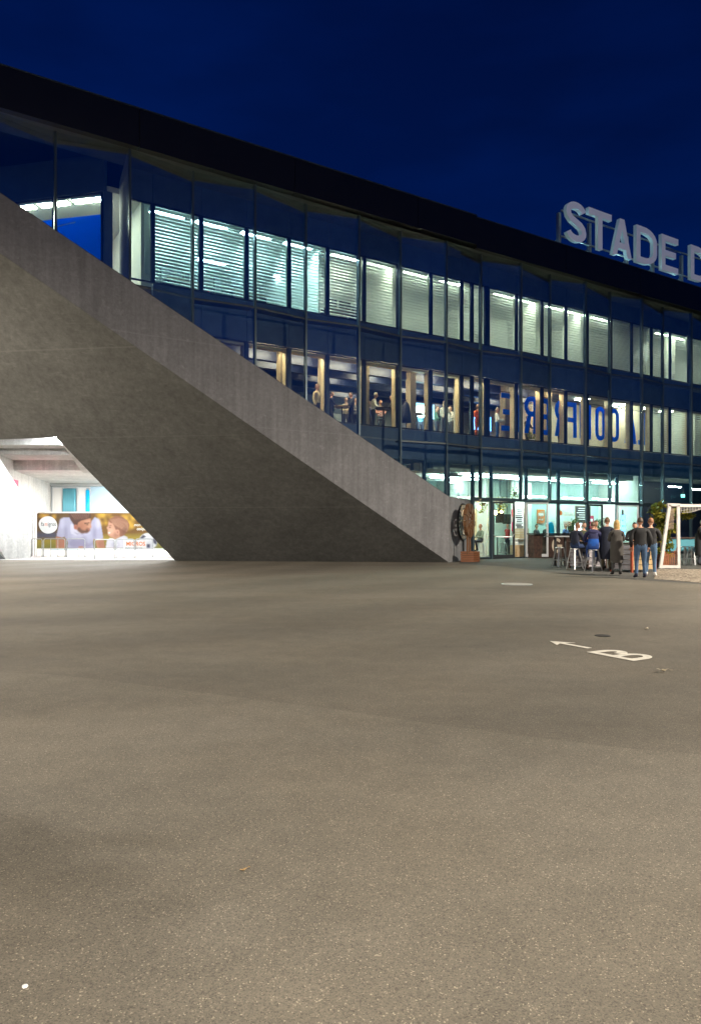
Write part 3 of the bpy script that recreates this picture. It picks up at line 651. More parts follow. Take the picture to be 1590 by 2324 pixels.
# ================================================================== LAMPS
def street_lamp(label, loc, rz, watts, h=9.0, tilt=3, col=(1.0, .89, .73)):
    t = thing('street_lamp', label, 'street lamp', loc, rz, None)
    MB().lathe([(.13, 0), (.13, .5), (.10, .52), (.055, h)], n=12).build('mast', 'galvanised', t)
    MB().bar((0, 0, h - .05), (0, 1.3, h + .12), .07, .07).build('arm', 'galvanised', t)
    hd = MB().hexa([(-.17, .9, h + .06), (.17, .9, h + .06), (.14, 1.75, h + .13), (-.14, 1.75, h + .13), (-.14, .95, h + .16), (.14, .95, h + .16), (.10, 1.7, h + .2), (-.10, 1.7, h + .2)]).build('lamp_head', 'frame_dark', t)
    MB().hexa([(-.12, 1.0, h + .03), (.12, 1.0, h + .03), (.11, 1.6, h + .08), (-.11, 1.6, h + .08), (-.12, 1.0, h + .05), (.12, 1.0, h + .05), (.11, 1.6, h + .10), (-.11, 1.6, h + .10)]).build('lens', 'street_led', hd)
    ld = bpy.data.lights.new('lamp_light', 'AREA'); ld.shape = 'DISK'; ld.size = .35; ld.energy = watts; ld.color = col
    lo = bpy.data.objects.new('lamp_light', ld); COL.objects.link(lo); lo.parent = t; lo.location = (0, 1.3, h - .02); lo.rotation_euler = (math.radians(tilt), 0, 0)
    return t
street_lamp('tall street lamp on the plaza in line with the round manhole cover', (19.5, 15.0, 0), 1.1, 9600, 10)
street_lamp('tall street lamp on the plaza before the passage under the concrete base', (-19.0, 15.0, 0), -1.0, 7600, 10)
street_lamp('tall street lamp in the middle of the open plaza', (3.0, -10.0, 0), 0.0, 5900, 10, 14)

def ceiling_light(label, s, d, z, ls, ld, m, group, drop=.03, up=False):
    t = thing('ceiling_light', label, 'ceiling light', P(s, d, z), FZ, group)
    if drop > .1:
        for q in (-.4, .4): MB().box((ls * q, 0, -drop / 2 - .01), .012, .012, drop).build('hanger', 'frame_white', t)
    elif not up: MB().box((0, 0, -.02 - drop / 2), ls + .04, ld + .04, .04).build('housing', 'frame_white', t)
    if up:
        fr = MB(); hh = .13
        for sx__ in (-1, 1): fr.box((sx__ * (ls / 2 + .015), 0, -hh / 2 - .002), .03, ld + .06, hh); fr.box((0, sx__ * (ld / 2 + .015), -hh / 2 - .002), ls, .03, hh)
        fr.build('housing', 'frame_white', t); MB().box((0, 0, -.02), ls - .004, ld - .004, .03).build('diffuser', m, t); return t
    MB().box((0, 0, -.055 - drop), ls, ld, .05).build('diffuser', m, t); return t
g = 'office ceiling lights on the upper floor'
for k, (x, d, m) in enumerate([(380, -1.62, 'lamp_office_cool'), (480, -1.62, 'lamp_office_cool'), (580, -1.62, 'lamp_office_cool'), (675, -1.62, 'lamp_office_cool'), (480, -5.2, 'lamp_office_cool'), (650, -5.2, 'lamp_office_cool'), (780, -1.62, 'lamp_office'), (860, -1.62, 'lamp_office'), (940, -1.62, 'lamp_office'), (1020, -1.62, 'lamp_office'),
                               (1140, -1.62, 'lamp_office'), (1195, -1.62, 'lamp_office'), (1255, -1.62, 'lamp_office'), (1305, -1.62, 'lamp_office'), (1358, -1.62, 'lamp_office'), (1500, -1.62, 'lamp_office'), (1535, -1.62, 'lamp_office'), (1620, -1.62, 'lamp_office')]):
    ceiling_light('slim ceiling light in a lit office behind the upper blinds', S(x, d), d, 13.40, 1.3, .34, m, g, .03, True)
for t in (1.0, 2.4, 3.8, 5.2): 
    q = CW(t, 13.4) + cn * .62
    o = thing('ceiling_light', 'slim ceiling light in the corner room behind the blue film', 'ceiling light', q, math.atan2(W45.y, W45.x), 'corner room lights')
    MB().box((0, 0, -.03), 1.2, .3, .04).build('housing', 'frame_white', o); MB().box((0, 0, -.065), 1.15, .26, .03).build('diffuser', 'lamp_office', o)
for x, d in ((600, -1.6), (690, -1.6), (785, -1.6), (880, -1.6), (985, -1.6), (1090, -1.6), (1190, -1.6), (1260, -1.6), (640, -2.85), (760, -4.15), (850, -2.85), (950, -4.15), (1030, -2.85), (1130, -4.15), (1210, -2.85), (800, -6.7), (1000, -6.7), (1180, -6.7)):
    ceiling_light('slim warm ceiling light between the dark beams of the dining hall', S(x, d), d, 8.95, 1.3, .16, 'lamp_warm', 'dining hall ceiling lights', .12)
for x, d in ((1320, -2.4), (1400, -2.6), (1450, -2.6), (1510, -2.4), (1560, -2.4)):
    ceiling_light('square ceiling light in a meeting room beside the blue lettering', S(x, d), d, 8.95, .6, .6, 'lamp_office', 'meeting room lights')
for x, d in ((1010, -4.0), (1040, -6.5), (1060, -4.2), (1085, -2.4), (1150, -2.4), (1230, -2.4), (1300, -2.4), (1370, -2.4), (1430, -2.4), (1120, -5.2), (1230, -5.2), (1340, -5.2), (1430, -5.2)):
    ceiling_light('long bright ceiling light in the ground floor bar', S(x, d), d, 4.70, 1.9, .2, 'lamp_bar', 'bar ceiling lights', .5)
# ================================================================== GROUND FLOOR GLAZING
GM = [1072, 1114, 1193, 1266, 1331, 1399, 1456, 1504, 1567]
gs = [S(x, IN) for x in GM]
while gs[-1] + 2.42 < S_END: gs.append(gs[-1] + 2.42)
gs0 = [S(962, IN), S(1016, IN)] + gs
TR, HD = 2.83, 4.58
for q in gs0: wp(MB().fbox(q - .05, q + .05, IN - .10, IN + .06, 0.0 if q > S(1060, IN) else 2.6, HD + .04), 'mullion', 'mullion', root)
wp(MB().fbox(gs0[0], S_END, IN - .08, IN + .04, HD, HD + .10), 'head_rail', 'mullion', root)
wp(MB().fbox(gs[0] + .05, S_END, IN - .07, IN + .05, TR, TR + .11), 'transom', 'mullion', root)
def glz(s0, s1, z0, z1, m='pane_glass'):
    fr = MB(); w = .045; a, b = IN - .05, IN + .02
    fr.fbox(s0, s0 + w, a, b, z0, z1); fr.fbox(s1 - w, s1, a, b, z0, z1); fr.fbox(s0 + w, s1 - w, a, b, z0, z0 + w); fr.fbox(s0 + w, s1 - w, a, b, z1 - w, z1)
    o = wp(fr, 'window', 'mullion', root)
    world_part(MB().fbox(s0 + w - .004, s1 - w + .004, IN - .022, IN - .008, z0 + w - .004, z1 - w + .004).build('pane', m), o); return o
for i in range(len(gs0) - 1):
    glz(gs0[i] + .052, gs0[i + 1] - .052, (TR + .115 if i >= 2 else 2.0), HD - .005)
DOORS = (3, 6)                                     # bays of gs0 that hold doors
for i in range(2, len(gs0) - 1):
    if i in DOORS: continue
    glz(gs0[i] + .052, gs0[i + 1] - .052, .06, TR - .005)
wp(MB().fbox(gs[0], S_END, IN - .12, IN + .02, 0, .055), 'threshold', 'frame_dark', root)
wp(MB().fbox(S(1000, IN), S_END, DB, IN - .13, -.1, .02), 'bar_floor', 'floor_in', root)
def door_leaf(name_label, hinge, ang, w, h, m, bar_side, handle='steel'):
    o = bpy.data.objects.new('door', None)
    fr = MB(); t = .09
    fr.box((t / 2, 0, h / 2), t, .06, h); fr.box((w - t / 2, 0, h / 2), t, .06, h); fr.box((w / 2, 0, t * .8), w - 2 * t, .058, t * 1.6); fr.box((w / 2, 0, h - t / 2), w - 2 * t, .058, t)
    me = fr.mesh('door'); M = Matrix.Translation(hinge) @ Matrix.Rotation(FZ + ang, 4, 'Z')
    me.transform(M); d = mlink('door', me, m); world_part(d, root); d['label'] = name_label
    g_ = MB(); g_.box((w / 2, 0, h / 2), w - 2 * t + .01, .014, h - 2 * t); me = g_.mesh('pane'); me.transform(M); world_part(mlink('pane', me, 'door_glass'), d)
    b = MB(); y = bar_side * .09
    b.path([Vector((.05, bar_side * .03, 1.12)), Vector((.12, y, 1.02)), Vector((w - .14, y, 1.02)), Vector((w - .05, bar_side * .03, 1.16))], .022)
    me = b.mesh('push_bar'); me.transform(M); world_part(mlink('push_bar', me, handle), d)
    return d
w1 = (gs0[4] - gs0[3]) / 2 - .06
door_leaf('dark framed glass door leaf standing ajar', P(gs0[3] + .06, IN + .01, .06), -.42, w1, TR - .08, 'frame_dark', -1)
door_leaf('glass door leaf in a white frame, swung open outwards', P(gs0[4] - .06, IN + .01, .06), math.pi + 1.9 + .62, w1, TR - .08, 'frame_white', 1)
w2 = (gs0[7] - gs0[6]) / 2 - .06
door_leaf('dark framed glass door leaf standing shut beside the open one', P(gs0[6] + .06, IN + .01, .06), 0, w2, TR - .08, 'frame_dark', -1)
door_leaf('white framed glass door leaf swung open behind the guests', P(gs0[7] - .06, IN + .01, .06), math.pi + 1.9 + .62, w2, TR - .08, 'frame_white', 1)
# bar interior partitions: unlit room to the right of the bar
part_wall(S(1462, IN), 0, 4.7, 'plaster')
wp(MB().fbox(S(1462, IN) + .1, S_END, -5.1, -5.0, 0, 4.7), 'office_wall', 'dark_blue', root)
wp(MB().fbox(S(1205, IN), S(1462, IN), -4.3, -4.2, 0, 4.7), 'office_wall', 'plaster_teal', root)
part_wall(S(1205, IN), 0, 4.7, 'plaster', -8.5, -4.2)
for i, dd in enumerate((-1.9, -3.2, -4.5, -5.8)):
    wp(MB().fbox(S(1000, IN), S(1205 if dd < -4 else 1455, IN), dd - .12, dd + .12, 4.35, 4.70), 'ceiling_beam', 'plaster_gray', root)
ceiling_light('single thin light tube in the dark room behind the goal', S(1530, -3), -3, 4.3, 1.3, .08, 'lamp_office', None)
ceiling_light('thin light tube added to brighten the dark room, beyond the exit sign', S(1580, -3), -3, 4.2, 1.1, .08, 'lamp_office', None)  # extra tube, put in to lift the dark room

# ================================================================== PASSAGE UNDER THE STAND
tag(MB().add([(-30, 33.2, .005), (-6.6, 33.2, .005), (-6.6, 51, .005), (-30, 51, .005)], [(0, 1, 2, 3)]).build('passage_floor', 'concrete_pale'), kind='structure')
wl0, wl1 = R(-45, HY, 33.0), R(117, HY, 50.7); wl0.z = wl1.z = 0
def wall_at(t, z): return wl0.lerp(wl1, t) + Vector((0, 0, z))
wp(MB().prism([wall_at(-.3, 0), wall_at(1, 0), wall_at(1, 6.6), wall_at(-.3, 6.6)], Vector((-.4, 0, 0))), 'passage_wall', 'concrete_pale', root)
bx0, bx1 = R(117, HY, 50.7).x, -4.0
wp(MB().hexa([(bx0 - .4, 50.7, 0), (bx1, 50.7, 0), (bx1, 51.1, 0), (bx0 - .4, 51.1, 0), (bx0 - .4, 50.7, 5), (bx1, 50.7, 5), (bx1, 51.1, 5), (bx0 - .4, 51.1, 5)]), 'passage_back_wall', 'pale_blue', root)
xr = -6.5
def pbox(name, x0, x1, y0, y1, z0, z1, m): return wp(MB().hexa([(x0, y0, z0), (x1, y0, z0), (x1, y1, z0), (x0, y1, z0), (x0, y0, z1), (x1, y0, z1), (x1, y1, z1), (x0, y1, z1)]), name, m, root)
pbox('stand_riser', -30, xr, 35.0, 36.6, 5.65, 6.4, 'concrete_pale'); pbox('stand_riser', -30, xr, 36.6, 39.55, 5.325, 6.2, 'concrete_pale')
pbox('stand_riser', -30, xr, 39.55, 50.8, 4.76, 6.0, 'concrete_pale'); pbox('passage_ceiling', -30, -9.5, 28.8, 35.0, 6.02, 6.3, 'concrete_pale')
pbox('passage_lintel', bx0, bx1, 50.2, 50.69, 4.55, 4.75, 'plaster_gray')
q0, q1 = R(150, 1002, 34.4), R(190, 1068, 39.4)
wp(MB().bar(q0 + Vector((.3, 0, .15)), q1 + Vector((.45, 0, .10)), .95, .45), 'raker_beam', 'concrete_pale', root)
pbox('passage_side_wall', -6.6, -6.2, 33.5, 51, 0, 6.4, 'concrete_pale')
for x, y in ((-13.5, 31.5), (-14.2, 34.4), (-11.0, 34.2), (-14.5, 46.0), (-10, 44.0)):
    zc = 6.02 if y < 35 else 4.76
    t = thing('ceiling_light', 'white strip light on the ceiling of the passage', 'ceiling light', (x, y, zc), 0, 'passage strip lights')
    MB().box((0, 0, -.03), 1.9, .3, .06).build('housing', 'frame_white', t); MB().box((0, 0, -.075), 1.8, .24, .03).build('diffuser', 'lamp_passage' if y < 32 else ('lamp_passage_low' if y < 35 else 'lamp_passage_deep'), t)
# glazed doors with curtains in the back wall
zt, zb = R(0, 1105.5, 50.5).z, 1.9
t = thing('glazed_screen', 'glazed screen with teal curtains in the passage back wall', 'glass screen', (R(122, 0, 50.6).x, 50.6, zb))
X = lambda xz: R((xz / 3.18) / 1.1019, 0, 50.5).x
fr = MB()
for xz in (418, 500, 618, 714): fr.box((X(xz), 50.55, (zt + zb) / 2), .10, .1, zt - zb)
fr.box(((X(418) + X(714)) / 2, 50.552, zt), X(714) - X(418), .1, .1); wp(fr, 'frame', 'frame_white', t)
wp(MB().box(((X(420) + X(500)) / 2, 50.58, (zt + zb) / 2), X(500) - X(420), .03, zt - zb), 'panel', 'paper', t)
wp(MB().box(((X(625) + X(685)) / 2, 50.58, (zt + zb) / 2), X(685) - X(625), .03, zt - zb), 'panel', 'white', t)
for i in range(6):
    xa = X(512 + i * 15.5); wp(MB().tube((xa, 50.57, zb), (xa, 50.57, zt - .1), .16, .13, 9), 'curtain', 'glass_teal', t, True)
for i in range(2):
    xa = X(693 + i * 14); wp(MB().tube((xa, 50.57, zb), (xa, 50.57, zt - .2), .13, .10, 9), 'curtain', 'cyan', t, True)
# red poster on the passage wall
k = wall_at(.40, 2.0)
wdirp = (wl1 - wl0).normalized(); npw = Vector((wdirp.y, -wdirp.x, 0))
t = tag(MB().prism([wall_at(.25, 2.55) + npw * .03, wall_at(.42, 2.55) + npw * .03, wall_at(.42, 4.25) + npw * .03, wall_at(.25, 4.25) + npw * .03], npw * .02).build('poster', 'pink'), 'red and pink poster on the bright passage wall', 'poster')
# ---- advertising banner
YB = 38.5
bxl, bxr = R(84.2, 0, YB).x, R(395, 0, YB).x + 1.2
bt, bb = R(0, 1160.7, YB).z, R(0, 1245.5, YB).z
t = thing('advertising_banner', 'printed family advertising banner on a fence at the passage mouth', 'banner', (bxl, YB, 0))
fr = MB(); fr.box(((bxl + bxr) / 2, YB + .03, (bt + bb) / 2), bxr - bxl, .03, bt - bb); wp(fr, 'sheet', 'paper', t)
wp(MB().box(((bxl + bxr) / 2, YB + .008, (bt + bb) / 2 + .02), bxr - bxl - .12, .01, bt - bb - .20), 'background_print', 'poster_bokeh', t)
def bz(xz, yz, lay=0): return Vector((R(xz / 3.18 / 1.1019, 0, YB).x, YB - .002 - lay * .004, R(0, (1050 + yz / 3.18) / 1.1019, YB).z))
def printed(name, pts, m, lay): wp(MB().prism([bz(x, y, lay) for x, y in pts], Vector((0, .003, 0))), name, m, t)
def ell(cx, cy, rx, ry, a0=0, a1=360, n=22): return [(cx + rx * math.cos(math.radians(a0 + (a1 - a0) * i / n)), cy + ry * math.sin(math.radians(a0 + (a1 - a0) * i / n))) for i in range(n)]
Bq = lambda pts: [((60 + x / 4.184) * 3.18, (200 + y / 4.184) * 3.18) for x, y in pts]
def pr(name, pts, m, lay): printed(name, Bq(pts), m, lay)
import numpy as np
def banner_print():
    x0, x1, y0, y1 = 140., 1640., 140., 503.; nx, ny = 300, 74
    gx, gy = np.meshgrid(np.linspace(x0, x1, nx), np.linspace(y0, y1, ny)); C = np.zeros((ny, nx, 3)); rg = np.random.RandomState(4)
    def blur(m, k):
        if k < 1: return m
        for ax in (0, 1):
            p = np.pad(m, [(k, k) if a == ax else (0, 0) for a in (0, 1)], mode='edge'); cs = np.cumsum(p, axis=ax); z_ = np.zeros_like(np.take(cs, [0], axis=ax)); cs = np.concatenate([z_, cs], axis=ax)
            m = (np.take(cs, range(2 * k + 1, cs.shape[ax]), axis=ax) - np.take(cs, range(0, cs.shape[ax] - 2 * k - 1), axis=ax)) / (2 * k + 1)
        return m
    def poly(pts):
        m = np.zeros((ny, nx), bool); n_ = len(pts)
        for a in range(n_):
            xa, ya = pts[a]; xb, yb = pts[(a + 1) % n_]
            if ya == yb: continue
            c_ = ((ya > gy) != (yb > gy)) & (gx < (xb - xa) * (gy - ya) / (yb - ya) + xa); m ^= c_
        return m.astype(float)
    def put(mask, col, k=1, al=1.0):
        m = blur(mask, k)[..., None] * al; C[:] = C * (1 - m) + np.array(col) * m
    def el(cx_, cy_, rx_, ry_): return (((gx - cx_) / rx_) ** 2 + ((gy - cy_) / ry_) ** 2 < 1).astype(float)
    C[:] = np.array((.16, .075, .012)); put((gx < 700).astype(float), (.10, .055, .015), 20); put((gy > 395 - (gx - 140) * .03).astype(float), (.30, .22, .03), 5); put((gy > 455).astype(float), (.16, .15, .03), 8)
    put(((gx < 350) & (gy > 335) & (gy < 400)).astype(float), (.06, .06, .09), 4)
    for _ in range(46):
        a, b_ = rg.uniform(780, 1400), rg.uniform(140, 300); r_ = rg.uniform(12, 40); put(el(a, b_, r_, r_), (.85, .50, .06), 3, rg.uniform(.15, .6))
    for _ in range(10): r_ = rg.uniform(10, 26); put(el(rg.uniform(150, 330), rg.uniform(142, 200), r_, r_), (.70, .38, .05), 3, .5)
    shirt = [(345, 375), (360, 300), (385, 205), (420, 181), (480, 182), (520, 230), (560, 300), (620, 335), (680, 300), (715, 215), (745, 178), (790, 205), (815, 290), (832, 400), (760, 422), (735, 402), (722, 440), (735, 503), (455, 503), (465, 440), (440, 405), (430, 380), (400, 395)]
    sm_ = poly(shirt); put(sm_, (.40, .39, .52), 1)
    for a, b_, rx_, ry_, col, al in ((600, 450, 130, 60, (.24, .22, .34), .7), (440, 340, 14, 70, (.22, .2, .32), .6), (742, 350, 12, 70, (.22, .2, .32), .7), (780, 240, 26, 60, (.62, .6, .7), .7), (400, 240, 24, 60, (.55, .54, .66), .6), (560, 380, 60, 30, (.55, .54, .66), .5), (680, 400, 30, 60, (.5, .5, .62), .5)): put(el(a, b_, rx_, ry_) * sm_, col, 3, al)
    for pts in ([(341, 380), (400, 397), (440, 408), (430, 503), (335, 503)], [(752, 424), (832, 402), (850, 503), (768, 503)]): put(poly(pts), (.44, .21, .14), 1); put(poly([(p[0] + 22, p[1] + 14) for p in pts]) * poly(pts), (.30, .12, .075), 2, .6)
    put(el(600, 492, 30, 12), (.40, .2, .14), 1)
    put(poly([(488, 262), (505, 245), (560, 315), (612, 352), (545, 374), (492, 350)]), (.58, .57, .66), 1); put(poly([(610, 352), (660, 346), (692, 318), (702, 350), (650, 374)]), (.50, .49, .60), 1); put(poly([(520, 330), (560, 345), (600, 352), (560, 366)]), (.25, .24, .36), 1, .6)
    face = poly([(525, 262), (560, 235), (600, 214), (660, 196), (699, 190), (702, 225), (697, 242), (709, 284), (696, 294), (692, 320), (668, 342), (600, 346), (560, 312), (530, 300)]); put(face, (.42, .19, .115), 1)
    put(el(590, 270, 40, 40) * face, (.30, .12, .07), 3, .6); put(el(690, 250, 20, 50) * face, (.62, .34, .22), 3, .7); put(el(662, 225, 30, 14) * face, (.55, .30, .2), 2, .6)
    put(poly([(556, 292), (585, 282), (610, 312), (648, 316), (655, 296), (694, 300), (690, 326), (664, 347), (600, 350), (566, 325)]), (.075, .035, .022), 2, .92); put(poly([(652, 312), (690, 305), (684, 315)]), (.42, .14, .11), 1)
    put(poly([(632, 240), (690, 232), (692, 242), (640, 251)]), (.05, .025, .015), 1); put(el(668, 258, 12, 5), (.05, .03, .02), 1)
    hr = poly([(468, 155), (480, 139), (702, 139), (706, 185), (655, 200), (600, 214), (568, 240), (563, 284), (548, 287), (520, 252), (495, 215), (480, 182)]); put(hr, (.075, .035, .025), 1)
    for k_ in range(9): put(poly([(490 + k_ * 23, 142), (500 + k_ * 23, 142), (545 + k_ * 16, 205 - k_ * 2), (538 + k_ * 16, 205 - k_ * 2)]) * hr, (.24, .12, .085), 1, .7)
    put(el(545, 282, 20, 27), (.36, .14, .09), 1); put(el(548, 284, 9, 14), (.20, .07, .05), 1, .7)
    bs = poly([(858, 503), (870, 425), (900, 398), (960, 410), (1040, 368), (1085, 388), (1102, 503)]); put(bs, (.62, .60, .66), 1); put(el(960, 470, 40, 40) * bs, (.40, .39, .5), 3, .7); put(poly([(935, 430), (960, 415), (985, 470), (965, 480)]), (.72, .7, .74), 1)
    bf_ = poly([(892, 215), (882, 268), (867, 292), (880, 312), (878, 355), (905, 386), (955, 402), (1002, 386), (1012, 320), (990, 250), (940, 218)]); put(bf_, (.58, .31, .21), 1)
    put(el(985, 370, 50, 40) * bf_, (.34, .15, .10), 3, .7); put(el(915, 320, 26, 30) * bf_, (.70, .40, .28), 3, .6); put(el(900, 385, 40, 14) * bf_, (.4, .18, .12), 2, .5)
    put(poly([(879, 340), (910, 334), (897, 356)]), (.85, .8, .76), 1); put(poly([(880, 352), (905, 352), (895, 362)]), (.45, .12, .1), 1, .7); put(el(903, 288, 12, 5), (.06, .03, .02), 1); put(poly([(886, 268), (920, 260), (922, 268), (888, 275)]), (.2, .09, .05), 1)
    bh_ = poly([(890, 226), (900, 194), (958, 166), (1030, 173), (1085, 213), (1108, 258), (1094, 310), (1042, 376), (1006, 384), (1002, 320), (962, 312), (946, 270), (930, 242), (902, 238)]); put(bh_, (.24, .10, .06), 1)
    for k_ in range(12): put(poly([(905 + k_ * 16, 190 + abs(k_ - 5) * 3), (911 + k_ * 16, 186 + abs(k_ - 5) * 3), (960 + k_ * 12, 262 + k_ * 7), (952 + k_ * 12, 264 + k_ * 7)]) * bh_, (.55, .30, .20), 1, .6)
    put(el(1060, 330, 30, 50) * bh_, (.12, .05, .035), 3, .6); put(el(981, 334, 19, 26), (.56, .28, .19), 1); put(el(983, 336, 9, 14), (.3, .12, .08), 1, .7)
    bl = el(1300, 432, 94, 86); put(bl, (.80, .79, .80), 1); put(el(1330, 480, 70, 50) * bl, (.5, .5, .56), 4, .6)
    for pts in ([(1205, 400), (1250, 362), (1282, 380), (1240, 408)], [(1284, 458), (1320, 462), (1324, 503), (1284, 503)], [(1350, 400), (1392, 420), (1390, 470), (1356, 450)]): put(poly(pts) * bl, (.06, .06, .1), 1)
    C[:] = np.clip(C * 1.0, 0, 1)
    vs = [bz(*Bq([(gx[j_, i_], gy[j_, i_])])[0], .5) for j_ in range(ny) for i_ in range(nx)]
    fs = [(j_ * nx + i_, j_ * nx + i_ + 1, (j_ + 1) * nx + i_ + 1, (j_ + 1) * nx + i_) for j_ in range(ny - 1) for i_ in range(nx - 1)]
    me = bpy.data.meshes.new('print'); me.from_pydata([tuple(v) for v in vs], [], fs)
    at_ = me.color_attributes.new('ink', 'FLOAT_COLOR', 'POINT'); at_.data.foreach_set('color', np.concatenate([C.reshape(-1, 3), np.ones((nx * ny, 1))], axis=1).astype(np.float32).ravel())
    m, n, l, b = newmat('ink'); a = n.new('ShaderNodeVertexColor'); a.layer_name = 'ink'; l.new(a.outputs[0], b.inputs['Base Color']); b.inputs['Roughness'].default_value = .55
    world_part(mlink('print', me, 'ink'), t)
banner_print()
pr('speech_bubble', [(257 + 97 * math.cos(a) * (1 + .06 * math.sin(2 * a)), 260 + 91 * math.sin(a)) for a in [i * math.pi / 16 for i in range(32)]], 'white', 4)
pr('label_print', [(1045, 415), (1282, 415), (1282, 515), (1045, 515)], 'paper', 6)
def banner_text(body, xz, yz, hz, m, lay, sx=1.0, off=.0, shear=0):
    sc_ = (bz(0, 0).z - bz(0, hz).z)
    me = text_mesh(body, sc_, .001, off, shear, sx); frame_xf(me, (1, 0, 0), (0, 0, 1), bz(xz, yz, lay)); world_part(mlink('lettering', me, m), t)
banner_text('fa', 331, 842, 46, 'black', 6, .80); banner_text('m', 359, 842, 46, 'orange_print', 6, .66); banner_text('igros', 384, 842, 46, 'black', 6, .72)
banner_text('MIGROS', 1006, 998, 44, 'orange_print', 8, .95, .006); banner_text('Simplement pour vous', 997, 1022, 19, 'black', 8, .8)
banner_text('mon', 1066, 843, 32, 'white', 2, .9, .004, .3); banner_text('coiqui', 1088, 875, 34, 'white', 2, .9, .004, .3)
for xz in (255, 275, 620, 960, 1300):
    p = bz(xz, 1000); wp(MB().tube((p.x, YB + .09, 0), (p.x, YB + .09, bt + .05), .035), 'post', 'galvanised', t)
# bicycle hoops before the banner
def hoop(label, x0, x1, ybase, legs=0):
    a, b = G(x0, ybase), G(x1, ybase); c = (a + b) / 2; w = (b - a).length
    o = thing('bicycle_hoop', label, 'bicycle stand', c, 0, None); h = .95; r = .10
    pts = [Vector((-w / 2, 0, 0)), Vector((-w / 2, 0, h - r))] + [Vector((-w / 2 + r - r * math.cos(q), 0, h - r + r * math.sin(q))) for q in (.5, 1.0, 1.57)] + [Vector((w / 2 - r + r * math.sin(q), 0, h - r + r * math.cos(q))) for q in (0, .5, 1.0)] + [Vector((w / 2, 0, h - r)), Vector((w / 2, 0, 0))]
    MB().path(pts, .026).build('hoop', 'galvanised', o)
    for i in range(legs): MB().tube((-w / 2 + w * (i + 1) / (legs + 1), 0, 0), (-w / 2 + w * (i + 1) / (legs + 1), 0, h), .016).build('upright', 'galvanised', o)
    MB().box((-w / 2, 0, .006), .12, .12, .012).build('foot_plate', 'galvanised', o); MB().box((w / 2, 0, .006), .12, .12, .012).build('foot_plate', 'galvanised', o)
zx = lambda v: v / 3.18 / 1.1019
hoop('steel bicycle hoop with one upright beside the pale concrete cheek', zx(252), zx(338), 1263.2, 1); hoop('steel bicycle hoop with two uprights before the speech bubble of the banner', zx(350), zx(520), 1263.0, 2)
hoop('steel bicycle hoop before the printed man\'s shoulder', zx(532), zx(678), 1263.4); hoop('steel bicycle hoop standing out before the others, between man and boy', zx(755), zx(912), 1268.5)
hoop('steel bicycle hoop before the printed boy', zx(926), zx(1070), 1266); hoop('steel bicycle hoop before the printed ball', zx(1080), zx(1216), 1263.6)
# ================================================================== ROOF SIGN
dS = .30; zb_, zt_ = 16.07, 18.08
sx_ = lambda xz: S((1350 + xz / 3.32) / 1.1019, dS)
sign = thing('roof_sign', 'row of big pale capital letters reading STADE D along the roof edge', 'sign', P(sx_(215), dS - .3, 15.42))
hgt = zt_ - zb_
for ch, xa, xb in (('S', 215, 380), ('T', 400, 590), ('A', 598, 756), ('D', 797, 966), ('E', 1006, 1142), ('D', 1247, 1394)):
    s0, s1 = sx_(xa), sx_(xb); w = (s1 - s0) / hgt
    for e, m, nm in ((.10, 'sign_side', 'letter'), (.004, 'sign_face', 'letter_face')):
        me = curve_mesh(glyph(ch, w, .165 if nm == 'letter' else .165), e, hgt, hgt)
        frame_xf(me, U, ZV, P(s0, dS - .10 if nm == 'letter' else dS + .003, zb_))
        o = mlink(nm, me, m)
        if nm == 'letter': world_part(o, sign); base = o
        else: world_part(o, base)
for xa in (208, 462, 770, 985, 1225, 1420):
    s0 = sx_(xa); wp(MB().fbox(s0 - .09, s0 + .09, dS - .52, dS - .36, 15.40, 17.5), 'post', 'galvanised', sign)
    wp(MB().bar(P(s0 - .0, dS - .5, 16.2), P(s0 - .45, dS - 1.5, 15.43), .06, .06), 'brace', 'galvanised', sign)
    wp(MB().fbox(s0 - .16, s0 + .16, dS - .60, dS - .28, 15.40, 15.52), 'base_plate', 'galvanised', sign)
for xa in (190, 440, 745, 940, 1200):
    q = P(sx_(xa), dS - .75, 15.42)
    fl = thing('floodlight', 'small cool floodlight at the foot of the roof letters', 'floodlight', q, FZ, 'floodlights on the roof edge')
    MB().box((0, 0, .10), .22, .16, .14).build('housing', 'frame_dark', fl); MB().box((0, 0, .06), .05, .05, .10).build('bracket', 'galvanised', fl); MB().box((0, 0, .175), .19, .13, .012).build('lens', 'flood_lens', fl)
for z in (16.3, 17.6): wp(MB().fbox(sx_(210), sx_(1500), dS - .36, dS - .29, z - .035, z + .035), 'rail', 'galvanised', sign)
# ================================================================== BLUE LETTERING INSIDE THE FIRST FLOOR WINDOWS
dl = IN - .42
lt = thing('window_lettering', 'large blue capitals reading LA CONFRERIE, seen mirrored through the first floor windows', 'lettering', P(S(1300, dl), dl, 5.9))
zl0, zl1 = 6.42, 8.33; hl = zl1 - zl0
LP = [('E', 1252, 1283), ('I', 1293, 1302), ('R', 1310, 1341), ('E', 1349, 1374), ('R', 1386, 1413), ('F', 1416, 1440), ('N', 1448, 1476), ('O', 1487, 1512), ('C', 1521, 1546), ('A', 1560, 1590), ('L', 1594, 1616)]
for ch, xa, xb in LP:
    s0, s1 = S(xa / 1.1019, dl), S(xb / 1.1019, dl)
    me = curve_mesh(glyph(ch, (s1 - s0) / hl, .135 if ch != 'I' else (s1 - s0) / hl), .008, hl, hl)
    frame_xf(me, -U, ZV, P(s1, dl, zl0)); world_part(mlink('letter', me, 'letter_blue'), lt)
wp(MB().fbox(S(1130, dl), S(1470, dl), dl + .02, dl + .04, zl1 + .02, zl1 + .05), 'hanging_rail', 'frame_dark', lt)
